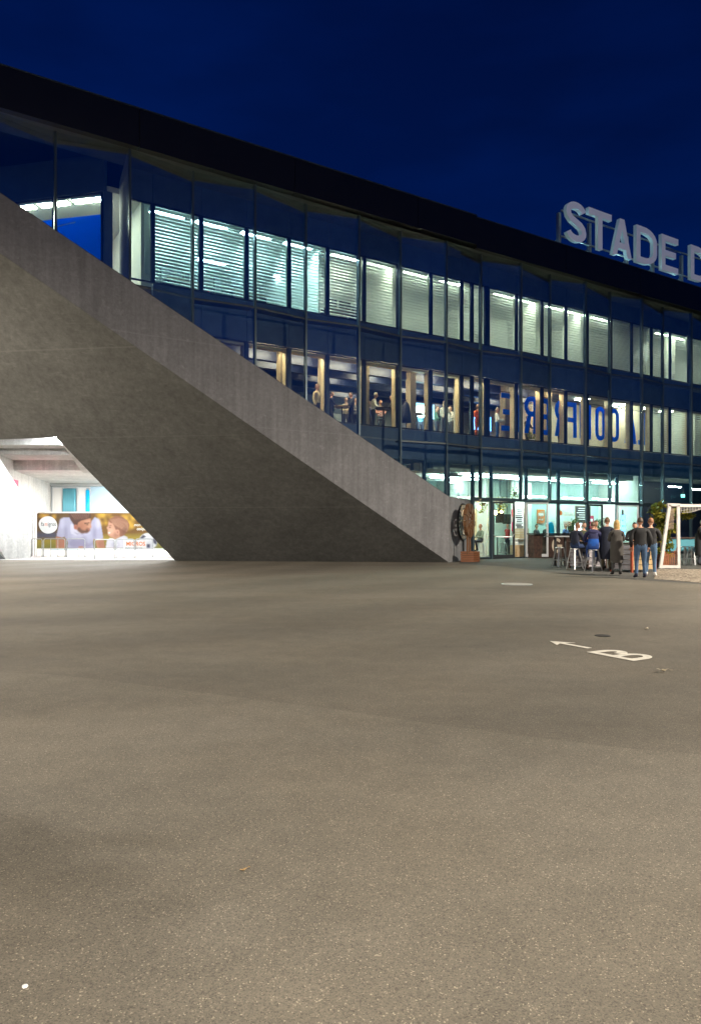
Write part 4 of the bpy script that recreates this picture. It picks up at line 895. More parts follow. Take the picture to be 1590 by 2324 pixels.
# ================================================================== BLUE FILM IN THE CORNER ROOM
bf = thing('window_banner', 'bright blue banner with a pink foot hung inside the corner window above the concrete', 'banner', CW(1, 10.4))
wp(MB().prism([CW(.12, 10.75, -.14), CW(7.5, 10.75, -.14), CW(7.5, 12.55, -.14), CW(.12, 12.55, -.14)], cn * .012), 'sheet', 'blue_film', bf)
wp(MB().prism([CW(.12, 10.4, -.135), CW(1.2, 10.4, -.135), CW(1.2, 10.74, -.135), CW(.12, 10.74, -.135)], cn * .012), 'foot', 'pink', bf)
wp(MB().prism([CW(2.3, 12.22, -.12), CW(1.2, 12.34, -.12), CW(1.2, 12.38, -.12), CW(2.3, 12.26, -.12)], cn * .005), 'stripe', 'pale_blue', bf)

# ================================================================== PEOPLE
def pmat(col, rough=.8, var=.12):
    k = 'cloth_%02x%02x%02x' % tuple(min(255, int(c * 255)) for c in col)
    if k not in MATS: mat(k, col, rough, 0, var, 9, .15, 40)
    return k
mat('skin', (.42, .22, .145), .55, 0, .06, 20); mat('skin_fair', (.55, .32, .23), .55, 0, .06, 20); mat('eye', (.02, .015, .012), .2); mat('lip', (.32, .11, .09), .5)
def skin_mesh(nodes, edges, sub=2):
    names = list(nodes); idx = {k: i for i, k in enumerate(names)}
    me = bpy.data.meshes.new('skeleton'); me.from_pydata([nodes[k][0] for k in names], [(idx[a], idx[b]) for a, b in edges], [])
    ob = bpy.data.objects.new('tmp', me); COL.objects.link(ob)
    ob.modifiers.new('skin', 'SKIN'); sv = me.skin_vertices[0].data
    for k in names:
        r = nodes[k][1]; sv[idx[k]].radius = r if isinstance(r, tuple) else (r, r)
    sv[0].use_root = True
    m = ob.modifiers.new('sub', 'SUBSURF'); m.levels = sub; m.render_levels = sub
    dg = bpy.context.evaluated_depsgraph_get(); dg.update()
    r = bpy.data.meshes.new_from_object(ob.evaluated_get(dg)); bpy.data.objects.remove(ob); return r
def rotz(v, a): return Vector((v[0] * math.cos(a) - v[1] * math.sin(a), v[0] * math.sin(a) + v[1] * math.cos(a), v[2]))
def hand_geo(wrist, elbow, side):
    # palm and five bent fingers; hand points on from the forearm
    w = (Vector(wrist) - Vector(elbow)).normalized(); x = w.cross(ZV)
    if x.length < .1: x = Vector((1, 0, 0))
    x.normalize(); y = x.cross(w); o = Vector(wrist)
    nodes = {'w': (o, .026), 'p': (o + w * .05, (.036, .020)), 'k': (o + w * .085, (.036, .018))}; edges = [('w', 'p'), ('p', 'k')]
    me = skin_mesh(nodes, edges, 1); out = [me]
    for i, (off, ln) in enumerate(((-.028, .062), (-.010, .072), (.010, .068), (.027, .054))):
        b = o + w * .08 + x * off
        out.append(skin_mesh({'a': (b, .0095), 'b': (b + w * ln * .5 - y * .008, .009), 'c': (b + w * ln * .9 - y * .03, .0075)}, [('a', 'b'), ('b', 'c')], 1))
    b = o + w * .03 + x * (-.03 * side)
    out.append(skin_mesh({'a': (b, .011), 'b': (b + w * .03 - x * .028 * side, .010), 'c': (b + w * .06 - x * .034 * side - y * .01, .008)}, [('a', 'b'), ('b', 'c')], 1))
    return out
def person(label, loc, yaw, pose='stand', h=1.75, top=(.02, .02, .03), legs=(.03, .04, .08), shoes=(.02, .02, .02), hairc=(.03, .02, .012), hair='short', skin='skin', lean=0.0, coat=None, bulk=1.0, arms='down', group=None, look=0.0, seat=.76, hood=None, lower=None, fingers=True):
    t = thing('person', label, 'person', loc, yaw, group); k = h / 1.75
    N, Eg = {}, []
    def n(nm, p, r): N[nm] = (Vector(p), r)
    hz = .93 if pose == 'stand' else seat + .10
    th = hz
    def tor(x, y, z): # torso point above pelvis, leaning forward (-Y)
        return (x, y - math.sin(lean) * z, th + math.cos(lean) * z)
    b = bulk
    n('pelvis', (0, 0, hz), (.155 * b, .115 * b)); n('waist', tor(0, 0, .14), (.150 * b, .110 * b)); n('chest', tor(0, .005, .34), (.175 * b, .12 * b)); n('yoke', tor(0, .01, .47), (.10 * b, .085 * b)); n('neck', tor(0, -.005, .55), .052); n('skull', tor(0, -.02, .63), .05)
    Eg += [('pelvis', 'waist'), ('waist', 'chest'), ('chest', 'yoke'), ('yoke', 'neck'), ('neck', 'skull')]
    for sd, q in ((-1, 'l'), (1, 'r')):
        n('sh' + q, tor(.175 * sd * b, .01, .44), .072 * b)
        if arms == 'down': el, wr = tor(.225 * sd * b, .03, .16), tor(.235 * sd * b, -.06, -.09)
        elif arms == 'pocket': el, wr = tor(.235 * sd * b, .06, .17), tor(.20 * sd * b, -.07, -.03)
        elif arms == 'fold': el, wr = tor(.23 * sd * b, -.06, .18), tor(.02 * sd, -.24, .20)
        elif arms == 'table': el, wr = tor(.24 * sd * b, -.14, .17), tor(.13 * sd, -.38, .17)
        elif arms == 'drink': el, wr = (tor(.24, -.08, .17), tor(.10, -.27, .33)) if sd > 0 else (tor(-.23, .03, .16), tor(-.20, -.12, .0))
        n('el' + q, el, .052 * b); n('wr' + q, wr, .036)
        Eg += [('yoke', 'sh' + q), ('sh' + q, 'el' + q), ('el' + q, 'wr' + q)]
        if pose == 'stand':
            sp_ = .10 if sd < 0 else .105
            n('hip' + q, (.088 * sd, 0, .86), .098 * b); n('kn' + q, (sp_ * sd, -.025, .49), .064); n('an' + q, (sp_ * 1.12 * sd, .03, .10), .046); n('to' + q, (sp_ * 1.35 * sd, -.15, .045), (.045, .035))
            n('he' + q, (sp_ * 1.12 * sd, .055, .05), .042)
        else:
            n('hip' + q, (.095 * sd, -.05, hz - .02), .10 * b); n('kn' + q, (.14 * sd, -.44, hz - .04), .066); n('an' + q, (.13 * sd, -.34, hz - .44), .046); n('to' + q, (.14 * sd, -.52, hz - .50), (.045, .035))
            n('he' + q, (.13 * sd, -.30, hz - .50), .042)
        Eg += [('pelvis', 'hip' + q), ('hip' + q, 'kn' + q), ('kn' + q, 'an' + q), ('an' + q, 'to' + q), ('an' + q, 'he' + q)]
    me = skin_mesh(N, Eg, 2)
    mats = [skin, pmat(top), pmat(legs), pmat(shoes), 'eye', 'lip', pmat(lower or top)]
    seg = {'skin': 0}
    def mat_of(c):
        best, bk = 9, None
        for a, bb in Eg:
            A, B = N[a][0], N[bb][0]; d = B - A; u = max(0, min(1, (c - A).dot(d) / d.length_squared)); q = (c - A - d * u).length
            if q < best: best, bk = q, (a, bb, u)
        a, bb, u = bk
        if bb == 'skull' or (bb == 'neck' and u > .5): return 0
        if bb[:2] in ('to', 'he'): return 3
        if bb[:2] in ('kn', 'an') or bb[:3] == 'hip': return 2 if not (bb[:2] == 'an' and u > .9) else 3
        if bb[:2] == 'wr' and u > .93: return 0
        if a == 'pelvis' and u < .25: return 6
        return 6 if (bb == 'waist' or (a == 'waist' and u < .45) or bb[:2] == 'wr' and lower) else 1
    bm = bmesh.new(); bm.from_mesh(me)
    for f in bm.faces: f.material_index = mat_of(f.calc_center_median()); f.smooth = True
    # head: ellipsoid with brow, nose, ears, chin
    hc = Vector(tor(0, -.025, .715)); hm = Matrix.Translation(hc) @ Matrix.Rotation(look, 4, 'Z') @ Matrix.Rotation(lean * .5, 4, 'X')
    nf = len(bm.faces)
    r = bmesh.ops.create_uvsphere(bm, u_segments=18, v_segments=14, radius=1.0)
    for v in r['verts']:
        x, y, z = v.co
        w = 1 - .22 * max(0, -z) ** 1.5
        q = Vector((x * .077 * w, y * .096 * (1 - .10 * max(0, -z)), z * .118))
        if y < 0 and z < -.3: q.y -= .012
        if y < -.75 and abs(x) < .3 and -.35 < z < .2: q.y -= .020 * (1 - abs(x) / .3) * (1 - abs(z + .08) * 1.6)
        v.co = hm @ q
    for f in set(f for v in r['verts'] for f in v.link_faces): f.material_index = 0; f.smooth = True
    def blob(p, rx, ry, rz, mi):
        r = bmesh.ops.create_uvsphere(bm, u_segments=8, v_segments=6, radius=1.0)
        for v in r['verts']: v.co = hm @ Vector((p[0] + v.co.x * rx, p[1] + v.co.y * ry, p[2] + v.co.z * rz))
        for f in set(f for v in r['verts'] for f in v.link_faces): f.material_index = mi; f.smooth = True
    for sd in (-1, 1): blob((.029 * sd, -.085, .006), .012, .008, .007, 4); blob((.078 * sd, .008, -.008), .010, .020, .030, 0)
    blob((0, -.088, -.058), .022, .008, .007, 5)
    if fingers:
        for sd, q in ((-1, 'l'), (1, 'r')):
            for hmsh in hand_geo(N['wr' + q][0], N['el' + q][0], sd):
                n0 = len(bm.faces); bm.from_mesh(hmsh); bm.faces.ensure_lookup_table()
                for f in bm.faces[n0:]: f.material_index = 0; f.smooth = True
    bmesh.ops.scale(bm, vec=(k, k, k) if pose == 'stand' else (1, 1, 1), verts=bm.verts)
    sc_ = k if pose == 'stand' else 1
    bm.to_mesh(me); bm.free(); o = mlink('body', me, mats, t)
    # hair
    hb = bmesh.new(); r = bmesh.ops.create_uvsphere(hb, u_segments=20, v_segments=14, radius=1.0)
    dele = []
    for v in hb.verts:
        x, y, z = v.co; rr = 1.0 + random.uniform(-.02, .03)
        front = y < -.35
        if hair == 'long':
            q = Vector((x * .092, y * .108 + .006, z * .128 + .006)) * rr
            if z < -.1 and not front: q = Vector((x * .098, .03 + y * .07, -.02 + z * .30)) * rr
            if front and z < .25: dele.append(v)
        else:
            q = Vector((x * .084, y * .103 + .006, z * .126 + .004)) * rr
            if z < -.25 + (.55 if y < 0 else 0) + (.2 if front else 0): dele.append(v)
        v.co = hm @ q
    bmesh.ops.delete(hb, geom=dele, context='VERTS')
    for f in hb.faces: f.smooth = True
    bmesh.ops.solidify(hb, geom=list(hb.faces), thickness=.006)
    bmesh.ops.scale(hb, vec=(sc_,) * 3, verts=hb.verts)
    hme = bpy.data.meshes.new('hair'); hb.to_mesh(hme); hb.free()
    if hair != 'bald': mlink('hair', hme, pmat(hairc, .6, .3), t)
    if coat:
        mb = MB(); prof = [(.185, .40), (.19, .62), (.195, .85), (.19, 1.0), (.175, 1.12), (.18, 1.25)]; m_ = 20
        vs = [(r_ * 1.05 * math.cos(2 * math.pi * i / m_) * b, r_ * .80 * math.sin(2 * math.pi * i / m_) * b * (1 + .05 * math.sin(5 * i)), z) for r_, z in prof for i in range(m_)]
        fs = [(q * m_ + i, q * m_ + (i + 1) % m_, (q + 1) * m_ + (i + 1) % m_, (q + 1) * m_ + i) for q in range(len(prof) - 1) for i in range(m_)]
        mb.add([Vector(v) * sc_ for v in vs], fs); mb.build('coat', pmat(coat), t, True)
    if hood:
        mb = bmesh.new(); r = bmesh.ops.create_uvsphere(mb, u_segments=16, v_segments=10, radius=1.0)
        for v in mb.verts: v.co = Vector(tor(v.co.x * .15 * b, .09 + v.co.y * .07, .50 + v.co.z * .085))
        for f in mb.faces: f.smooth = True
        bmesh.ops.scale(mb, vec=(sc_,) * 3, verts=mb.verts)
        q = bpy.data.meshes.new('hood'); mb.to_mesh(q); mb.free(); mlink('hood', q, pmat(hood), t)
    return t
NAVY, BLACK, JEANS, KHAKI = (.010, .014, .032), (.010, .010, .012), (.045, .09, .17), (.10, .085, .05)

# ================================================================== STOOLS, TABLES, CRATES ON THE TERRACE
def make_stool(label, loc, rz, h=.76, group=None, m='steel'):
    t = thing('bar_stool', label, 'bar stool', loc, rz, group)
    MB().lathe([(.005, h - .012), (.15, h - .012), (.165, h - .03), (.17, h - .045), (.165, h - .045), (.15, h - .02), (.005, h - .02)], n=20).build('seat', m, t, True)
    for a, b in ((-1, -1), (1, -1), (1, 1), (-1, 1)): MB().bar((a * .105, b * .105, h - .03), (a * .205, b * .205, .0), .045, .03).build('leg', m, t)
    for a, b, c, d in ((-1, -1, 1, -1), (1, -1, 1, 1), (1, 1, -1, 1), (-1, 1, -1, -1)): MB().bar((a * .172, b * .172, .25), (c * .172, d * .172, .25), .012, .028).build('footrest', m, t)
    return t
make_stool('bare metal bar stool beside the high table before the G counter', G(1269, 1285), .3)
stB = make_stool('metal bar stool under the guest in the dark navy jacket', G(1303, 1291), .5)
stC = make_stool('metal bar stool under the guest in the bright blue jacket', G(1345, 1296), .35)
make_stool('pale metal bar stool nearest the goal net at the green table', G(1553, 1281), .2)
make_stool('pale metal bar stool with a dark jacket near it at the green table', G(1571, 1281.5), .6)
def crate(name, label, cat, corner, l, w, h, boards, m1, m2, post, top):
    t = thing(name, label, cat, corner, FZ); p = .07
    for x, y in ((0, 0), (l, 0), (l, w), (0, w)): MB().box((x, y, h / 2), p, p, h).build('corner_post', post, t)
    bh = (h - .10) / boards
    for i in range(boards):
        z = .08 + bh * (i + .5); o1 = random.uniform(-.006, .006)
        MB().box((l / 2, -.02 + o1, z), l - p, .022, bh - .018).build('board', m2, t); MB().box((l / 2, w + .02, z), l - p, .022, bh - .018).build('board', m2, t)
        MB().box((-.02 + o1, w / 2, z), .022, w - p, bh - .018).build('board', m1, t); MB().box((l + .02, w / 2, z), .022, w - p, bh - .018).build('board', m1, t)
    MB().box((l / 2, w / 2, h + .02), l + .14, w + .14, .045).build('table_top', top, t)
    return t
crate('crate_table', 'crate bar table with whitewashed boards and red posts, beer glasses on top', 'table', P(0, 0, 0) * 0 + Vector((9.30, 23.35, 0)), 1.25, .80, .94, 5, 'painted_board', 'tan_board', 'rust_red', 'rust_dark')
crate('crate_table', 'whitewashed crate table between the two seated guests', 'table', G(1332, 1291) , 1.0, .8, .94, 5, 'painted_board', 'painted_board', 'rust_dark', 'rust_dark')
def beer(label, loc):
    t = thing('beer_glass', label, 'glass', loc)
    MB().lathe([(.030, .0), (.036, .11)], n=12).build('beer', 'beer', t, True); MB().lathe([(.0362, .1105), (.038, .14)], n=12).build('foam', 'foam', t, True); MB().lathe([(.033, -.0), (.040, .155), (.0385, .155), (.037, .145)], n=12).build('tumbler', 'door_glass', t)
for i, (u_, v_) in enumerate(((.12, .12), (.42, .10), (.75, .3))):
    beer(('full beer glass on the corner of the red posted crate', 'beer glass beside the man in jeans on the crate top', 'beer glass set back on the crate top')[i], Vector((9.30, 23.35, .983)) + U * u_ - NO * v_)
# high table before the counter
ht = thing('high_table', 'narrow high table on dark legs before the G counter', 'table', G(1270, 1284), FZ * .5)
MB().box((0, 0, 1.16), .86, .55, .04).build('table_top', 'galvanised', ht)
for x in (-.22, .22):
    MB().box((x, 0, .58), .07, .07, 1.12).build('leg', 'black', ht); MB().box((x, 0, .015), .09, .45, .03).build('foot', 'black', ht)
# counter with the G mark
cs0, cs1 = gs0[4] + .02, gs0[6] - .1
ct = thing('bar_counter', 'dark rusty bar counter with a cream G on its front', 'counter', P(cs0, IN + .3, 0), FZ)
Lc = cs1 - cs0
for i in range(4): MB().box((Lc * (i + .5) / 4, 0, .60), Lc / 4 - .012, .40, 1.16).build('front_panel', 'rust_dark', ct)
MB().box((Lc / 2, -.06, 1.22), Lc + .1, .62, .06).build('counter_top', 'black', ct); MB().box((Lc / 2, 0, .012), Lc, .34, .03).build('plinth', 'black', ct)
gc = Vector((S(1262, IN + .5) - cs0, -.212, .62))
ring = stroke(arc(0, 0, .30, .30, 42, 322, 30), .15); tongue = [(.03, -.09), (.375, -.09), (.375, .04), (.03, .04)]
me = curve_mesh([ring], .006); frame_xf(me, (1, 0, 0), (0, 0, 1), gc); mlink('letter_mark', me, 'cream', ct)
me = curve_mesh([tongue], .006); frame_xf(me, (1, 0, 0), (0, 0, 1), gc + Vector((0, -.004, 0))); mlink('letter_mark', me, 'cream', ct)
# green high table on the right
gt = thing('high_table', 'high table with a green front panel behind the goal', 'table', G(1553, 1279), .1)
MB().box((0, .5, 1.08), 1.7, .6, .05).build('table_top', 'rust_dark', gt); MB().box((0, .3, .78), 1.4, .05, .52).build('front_panel', 'glass_teal', gt)
for x in (-.6, .6): MB().box((x, .5, .53), .08, .08, 1.05).build('leg', 'black', gt)

# ---- the guests
yb = math.atan2
person('seated guest in a dark navy jacket and jeans with short ginger hair', G(1303, 1291), math.radians(128), 'sit', 1.75, NAVY, (.015, .035, .10), (.25, .24, .24), (.20, .08, .03), 'short', 'skin', .22, None, 1.12, 'table', 'guests at the crate tables')
person('seated guest in a bright blue jacket with a navy hood, seen from behind', G(1345, 1296), math.radians(168), 'sit', 1.75, (.016, .018, .07), (.015, .06, .26), (.5, .5, .55), (.10, .06, .035), 'short', 'skin_fair', .15, None, 1.2, 'table', 'guests at the crate tables', 0, .76, (.020, .020, .075), (.006, .085, .40))
person('standing guest in a dark coat and khaki trousers by the blonde woman', G(1375, 1296), math.radians(150), 'stand', 1.83, NAVY, KHAKI, (.03, .025, .02), (.10, .05, .02), 'short', 'skin', .14, NAVY, 1.08, 'drink', 'guests at the crate tables')
person('woman with long blonde hair in a grey knee length coat', G(1398, 1305.5), math.radians(172), 'stand', 1.70, (.055, .050, .045), (.05, .05, .052), (.015, .014, .014), (.46, .29, .10), 'long', 'skin_fair', .0, (.055, .050, .045), 1.0, 'fold', 'guests at the crate tables')
person('guest in black hunched over the far side of the crate', Vector((10.05, 25.0, 0)), math.radians(-20), 'stand', 1.72, BLACK, BLACK, BLACK, (.012, .010, .009), 'short', 'skin', .42, None, 1.18, 'table', 'guests at the crate tables', 0, .76, BLACK)
person('man in a black jacket, jeans and dark sneakers beside the crate', G(1452, 1312.5), math.radians(170), 'stand', 1.76, BLACK, JEANS, (.02, .022, .05), (.06, .035, .02), 'short', 'skin', .05, None, 1.18, 'pocket', 'guests at the crate tables')
person('man in a black jacket, jeans and white sneakers beside the crate', G(1475, 1309), math.radians(155), 'stand', 1.76, BLACK, (.06, .12, .21), (.62, .60, .58), (.22, .09, .04), 'short', 'skin_fair', .08, None, 1.16, 'fold', 'guests at the crate tables')
person('bearded guest in a brown top standing behind the blue jacket', G(1349, 1285), math.radians(10), 'stand', 1.76, (.05, .04, .025), (.03, .03, .04), BLACK, (.08, .05, .03), 'short', 'skin', .05, None, 1.05, 'fold', 'guests at the crate tables')
person('guest in a green shirt standing behind the navy jacket', G(1322, 1284.5), math.radians(20), 'stand', 1.70, (.06, .07, .035), (.03, .03, .04), BLACK, (.05, .03, .02), 'short', 'skin_fair', .05, None, 1.0, 'fold', 'guests at the crate tables')
person('guest in a black coat standing at the green high table', G(1586, 1284), math.radians(60), 'stand', 1.80, BLACK, (.03, .035, .05), BLACK, (.35, .33, .32), 'short', 'skin_fair', .12, BLACK, 1.15, 'table', 'guests at the green table')

# ================================================================== GOAL
YG = 26.0
def gp(xz, yz, Y=YG): return R((1552 + xz / 7.95) / 1.1019, (1220 + yz / 7.95) / 1.1019, Y)
goal = thing('football_goal', 'white football goal frame with a rust stained net, standing on the setts', 'goal', Vector((gp(980, 1600).x, YG, 0)))
A0 = gp(775, 1595); A0.z = 0; A1 = gp(955, 330); B0 = gp(1135, 1585); B0.z = 0; B1 = gp(1125, 345)
wp(MB().bar(A0, A1, .10, .10, 0, Vector((0, 1, 0))), 'stay', 'goal_white', goal); wp(MB().bar(B0, B1, .10, .10, 0, Vector((0, 1, 0))), 'post', 'goal_white', goal)
wp(MB().bar(A0 + Vector((.05, 0, .06)), B0 + Vector((-.05, 0, .06)), .10, .10), 'base_bar', 'goal_white', goal)
CE = A1 + Vector((5.2, 2.6, .0)); wp(MB().bar(A1 + Vector((-.08, 0, 0)), B1 + Vector((.06, 0, .015)), .10, .10), 'top_bar', 'goal_white', goal)
wp(MB().bar(B1 + Vector((0, 0, .0)), B1 + Vector((5.2, 1.9, 0)), .10, .10), 'crossbar', 'goal_white', goal)
wp(MB().bar(B1 + Vector((5.2, 1.9, 0)), Vector((B1.x + 5.2, B1.y + 1.9, 0)), .10, .10, 0, Vector((0, 1, 0))), 'post', 'goal_white', goal)
def net(name, q, nu, nv, r, m):
    mb = MB()
    for i in range(nu + 1):
        for j in range(nv): mb.tube(q(i / nu, j / nv), q(i / nu, (j + 1) / nv), r, r, 3, 0, False)
    for j in range(nv + 1):
        for i in range(nu): mb.tube(q(i / nu, j / nv), q((i + 1) / nu, j / nv), r, r, 3, 0, False)
    o = wp(mb, name, m, goal); o['kind'] = 'stuff'
def side(u, v):
    a = A0.lerp(A1, v); b = B0.lerp(B1, v); p = a.lerp(b, u); p.y += .05 * math.sin(u * 3.1); return p
net('net', lambda u, v: side(u, .02 + .16 * v + .14 * v * (abs(u - .45) * 1.9) ** 2) + Vector((0, -.02, .10)), 9, 9, .007, 'net_rust')
net('net', lambda u, v: side(u * .55 + .1, .62 + .36 * v), 6, 16, .005, 'net')
net('net', lambda u, v: B1 + Vector((5.2 * u, 1.9 * u, -.04 - .22 * v * abs(math.sin(u * 9 + v)))) + Vector((0, -.02, 0)), 40, 4, .009, 'goal_white')

# ================================================================== PLANTS
def leaf_cloud(centres, n, size, flat=.5):
    mb = MB(); rnd = random.Random(11)
    for _ in range(n):
        c, r = centres[rnd.randrange(len(centres))]
        d = Vector((rnd.gauss(0, 1), rnd.gauss(0, 1), rnd.gauss(0, 1))); d = d.normalized() * r * rnd.random() ** .45
        p = Vector(c) + d; L_ = size * rnd.uniform(.6, 1.3); a = Vector((rnd.gauss(0, 1), rnd.gauss(0, 1), rnd.gauss(-.3, .6))).normalized()
        b = a.cross(Vector((rnd.gauss(0, .4), rnd.gauss(0, .4), 1))).normalized(); nn = a.cross(b)
        w = L_ * .32
        mb.add([p, p + a * L_ * .45 + b * w - nn * .1 * L_, p + a * L_, p + a * L_ * .45 - b * w - nn * .1 * L_], [(0, 1, 2, 3)])
    return mb
YP = 27.0
pl = thing('potted_tree', 'bushy small tree in a brown planter beside the white goal', 'plant', Vector((gp(760, 0, YP).x, YP, 0)))
cen = [(gp(x, y, YP), r / 7.95 / 1.1019 * YP / F_PX) for x, y, r in ((700, 400, 110), (780, 330, 80), (640, 450, 60), (740, 540, 110), (830, 600, 90), (800, 690, 90), (770, 810, 110), (720, 900, 90), (830, 860, 90), (780, 980, 100), (960, 830, 100), (1050, 760, 60), (900, 1010, 60), (940, 1160, 60), (760, 1250, 60), (920, 1330, 80), (1040, 500, 60), (1010, 560, 60), (1250, 540, 70), (1350, 540, 60), (1300, 470, 50))]
wp(leaf_cloud(cen, 1500, .17), 'crown', 'leaf', pl)
st = MB(); base_ = gp(760, 1380, YP); base_.z = .4
st.path([base_, gp(790, 1000, YP), gp(760, 700, YP), gp(720, 350, YP)], .025); st.path([gp(790, 1000, YP), gp(900, 800, YP), gp(1040, 520, YP), gp(1330, 540, YP)], .016); st.path([base_, gp(900, 1250, YP), gp(940, 1150, YP)], .014)
wp(st, 'trunk', 'bark', pl)
px = gp(725, 0, YP).x
for i in range(4): wp(MB().box((px, YP - .27, .07 + i * .125), .62, .03, .11), 'board', 'crate_wood', pl); wp(MB().box((px - .30, YP, .07 + i * .125), .03, .5, .11), 'board', 'crate_wood', pl)
wp(MB().box((px, YP + .02, .25), .57, .5, .46), 'soil', 'soil', pl)

# ================================================================== WOODEN EMBLEM AND ROUND SIGN AT THE CONCRETE END
cr = G(1073.9, 1275.3)
em = thing('emblem_stand', 'carved orange wooden ring emblem on legs in a slatted crate', 'emblem', cr)
ex, ey = Vector((.58, .815, 0)), Vector((-.999, .03, 0))
lx, ly = .60, .56
for i in range(5):
    z = .05 + i * .095
    for a, b, mm in ((0, -1, 0),): pass
    wp(MB().bar(cr + Vector((0, 0, z)), cr + ex * lx + Vector((0, 0, z)), .03, .08), 'slat', 'crate_wood', em)
    wp(MB().bar(cr + Vector((0, 0, z)), cr + ey * ly + Vector((0, 0, z)), .03, .08), 'slat', 'crate_wood', em)
    wp(MB().bar(cr + ex * lx + Vector((0, 0, z)), cr + ex * lx + ey * ly + Vector((0, 0, z)), .03, .08), 'slat', 'crate_wood', em)
    wp(MB().bar(cr + ey * ly + Vector((0, 0, z)), cr + ey * ly + ex * lx + Vector((0, 0, z)), .03, .08), 'slat', 'crate_wood', em)
mid = cr + ex * lx * .5 + ey * ly * .5
wp(MB().prism([cr + ex * .02 + ey * .02, cr + ex * (lx - .02) + ey * .02, cr + ex * (lx - .02) + ey * (ly - .02), cr + ex * .02 + ey * (ly - .02)], Vector((0, 0, .42))), 'soil', 'soil', em)
rc = R(1064, 1181, mid.y); rax = math.radians(64.5); rx_ = Vector((math.cos(rax), math.sin(rax), 0)); rn = Vector((-rx_.y, rx_.x, 0)) * -1
def on_ring(a, r, off=0.0, c=None): return (c or rc) + rx_ * r * math.cos(a) + ZV * r * math.sin(a) + rn * off
nseg = 18
for i in range(nseg):
    a0_, a1_ = 2 * math.pi * (i + .06) / nseg, 2 * math.pi * (i + .94) / nseg; th_ = .055 + .02 * (i % 2)
    wp(MB().hexa([on_ring(a0_, .40, -th_), on_ring(a1_, .40, -th_), on_ring(a1_, .76, -th_), on_ring(a0_, .76, -th_), on_ring(a0_, .40, th_), on_ring(a1_, .40, th_), on_ring(a1_, .76, th_), on_ring(a0_, .76, th_)]), 'ring_block', 'carved_wood', em)
gl_ = curve_mesh([stroke(arc(0, 0, .24, .24, 42, 322, 24), .12)], .05); frame_xf(gl_, rx_, ZV, rc); world_part(mlink('letter_mark', gl_, 'carved_wood', None), em)
wp(MB().bar(rc - rx_ * .42, rc + rx_ * .42, .06, .07), 'crosspiece', 'carved_wood', em)
for q in (-.28, .10): wp(MB().tube(Vector((rc.x + rx_.x * q, rc.y + rx_.y * q, .35)), rc + rx_ * q - ZV * .62, .045, .045), 'leg', 'carved_wood', em)
# round black and white sign fixed to the concrete end
fn = Vector((.903, -.430, 0)); rs = ray_plane(1051, 1184, P0 + fn * .08, fn)
sg = thing('round_sign', 'round black sign with a pale ring, turned edge on against the concrete end', 'sign', Vector((rs.x, rs.y, rs.z - .75)))
def disc(r0, r1, off, m, nm, segs=36, th=.03):
    mb = MB()
    for i in range(segs):
        a0_, a1_ = 2 * math.pi * i / segs, 2 * math.pi * (i + 1) / segs
        q = lambda a, r, o: on_ring(a, r, o, rs)
        mb.hexa([q(a0_, r0, off), q(a1_, r0, off), q(a1_, r1, off), q(a0_, r1, off), q(a0_, r0, off + th), q(a1_, r0, off + th), q(a1_, r1, off + th), q(a0_, r1, off + th)])
    wp(mb, nm, m, sg)
disc(.58, .86, -.03, 'black', 'outer_ring', 36, .06); disc(.38, .58, -.028, 'cream', 'inner_ring', 36, .05); disc(.01, .38, -.03, 'black', 'centre', 36, .055)
for i in range(26):
    a_ = 2 * math.pi * i / 26; wp(MB().hexa([on_ring(a_ - .05, .62, o_, rs) for o_ in ()] or [on_ring(a_ - .045, .66, -.036, rs), on_ring(a_ + .045, .66, -.036, rs), on_ring(a_ + .03, .79, -.036, rs), on_ring(a_ - .03, .79, -.036, rs), on_ring(a_ - .045, .66, .036, rs), on_ring(a_ + .045, .66, .036, rs), on_ring(a_ + .03, .79, .036, rs), on_ring(a_ - .03, .79, .036, rs)]), 'letter_block', 'cream', sg)
wp(MB().tube(rs - ZV * .78, Vector((rs.x, rs.y, 0)), .04), 'post', 'black', sg)
# ================================================================== DINING HALL ON THE FIRST FLOOR
def high_round(label, x, d, z, r=.35, h=1.08, m='tan_board'):
    t = thing('high_table', label, 'table', P(S(x, d), d, z)); MB().lathe([(r, h - .035), (r, h)], n=20).build('table_top', m, t); MB().lathe([(.03, .02), (.03, h - .035)], n=8).build('column', 'black', t); MB().lathe([(.22, 0), (.22, .02)], n=16).build('foot', 'black', t); return t
ZF = 5.88
high_round('round wooden high table between the dark clad diners', 776, -2.5, ZF); high_round('dark round high table before the man in white', 870, -1.75, ZF, .42, 1.05, 'black'); high_round('round wooden high table under the blue screen', 945, -2.3, ZF, .40)
gd = 'diners behind the first floor windows'
def diner(label, x, d, yaw, **kw):
    person(label, P(S(x, d), d, ZF), math.radians(yaw), fingers=False, group=gd, **kw)
diner('diner in a pale yellow jacket beside the first wooden post', 719, -1.75, 60, top=(.60, .50, .32), legs=(.05, .05, .06), hairc=(.2, .1, .05))
diner('diner in dark clothes left of the round wooden table', 752, -2.7, 100, top=(.02, .025, .05), legs=(.02, .02, .03), arms='table')
diner('diner in dark clothes standing right of the round wooden table', 797, -2.5, -80, top=(.015, .018, .03), legs=(.02, .02, .03), arms='table', bulk=1.1)
diner('man in a white shirt leaning at the dark round table', 846, -2.0, 80, top=(.65, .64, .60), legs=(.04, .04, .05), hairc=(.5, .46, .4), arms='table', lean=.15)
diner('diner in a pink shirt behind the dark round table', 863, -3.3, 20, top=(.5, .25, .2), legs=(.04, .04, .05), arms='fold')
diner('diner in a black jacket at the dark round table', 893, -2.0, -70, top=(.015, .015, .018), legs=(.02, .02, .03), arms='table', lean=.12, skin='skin_fair')
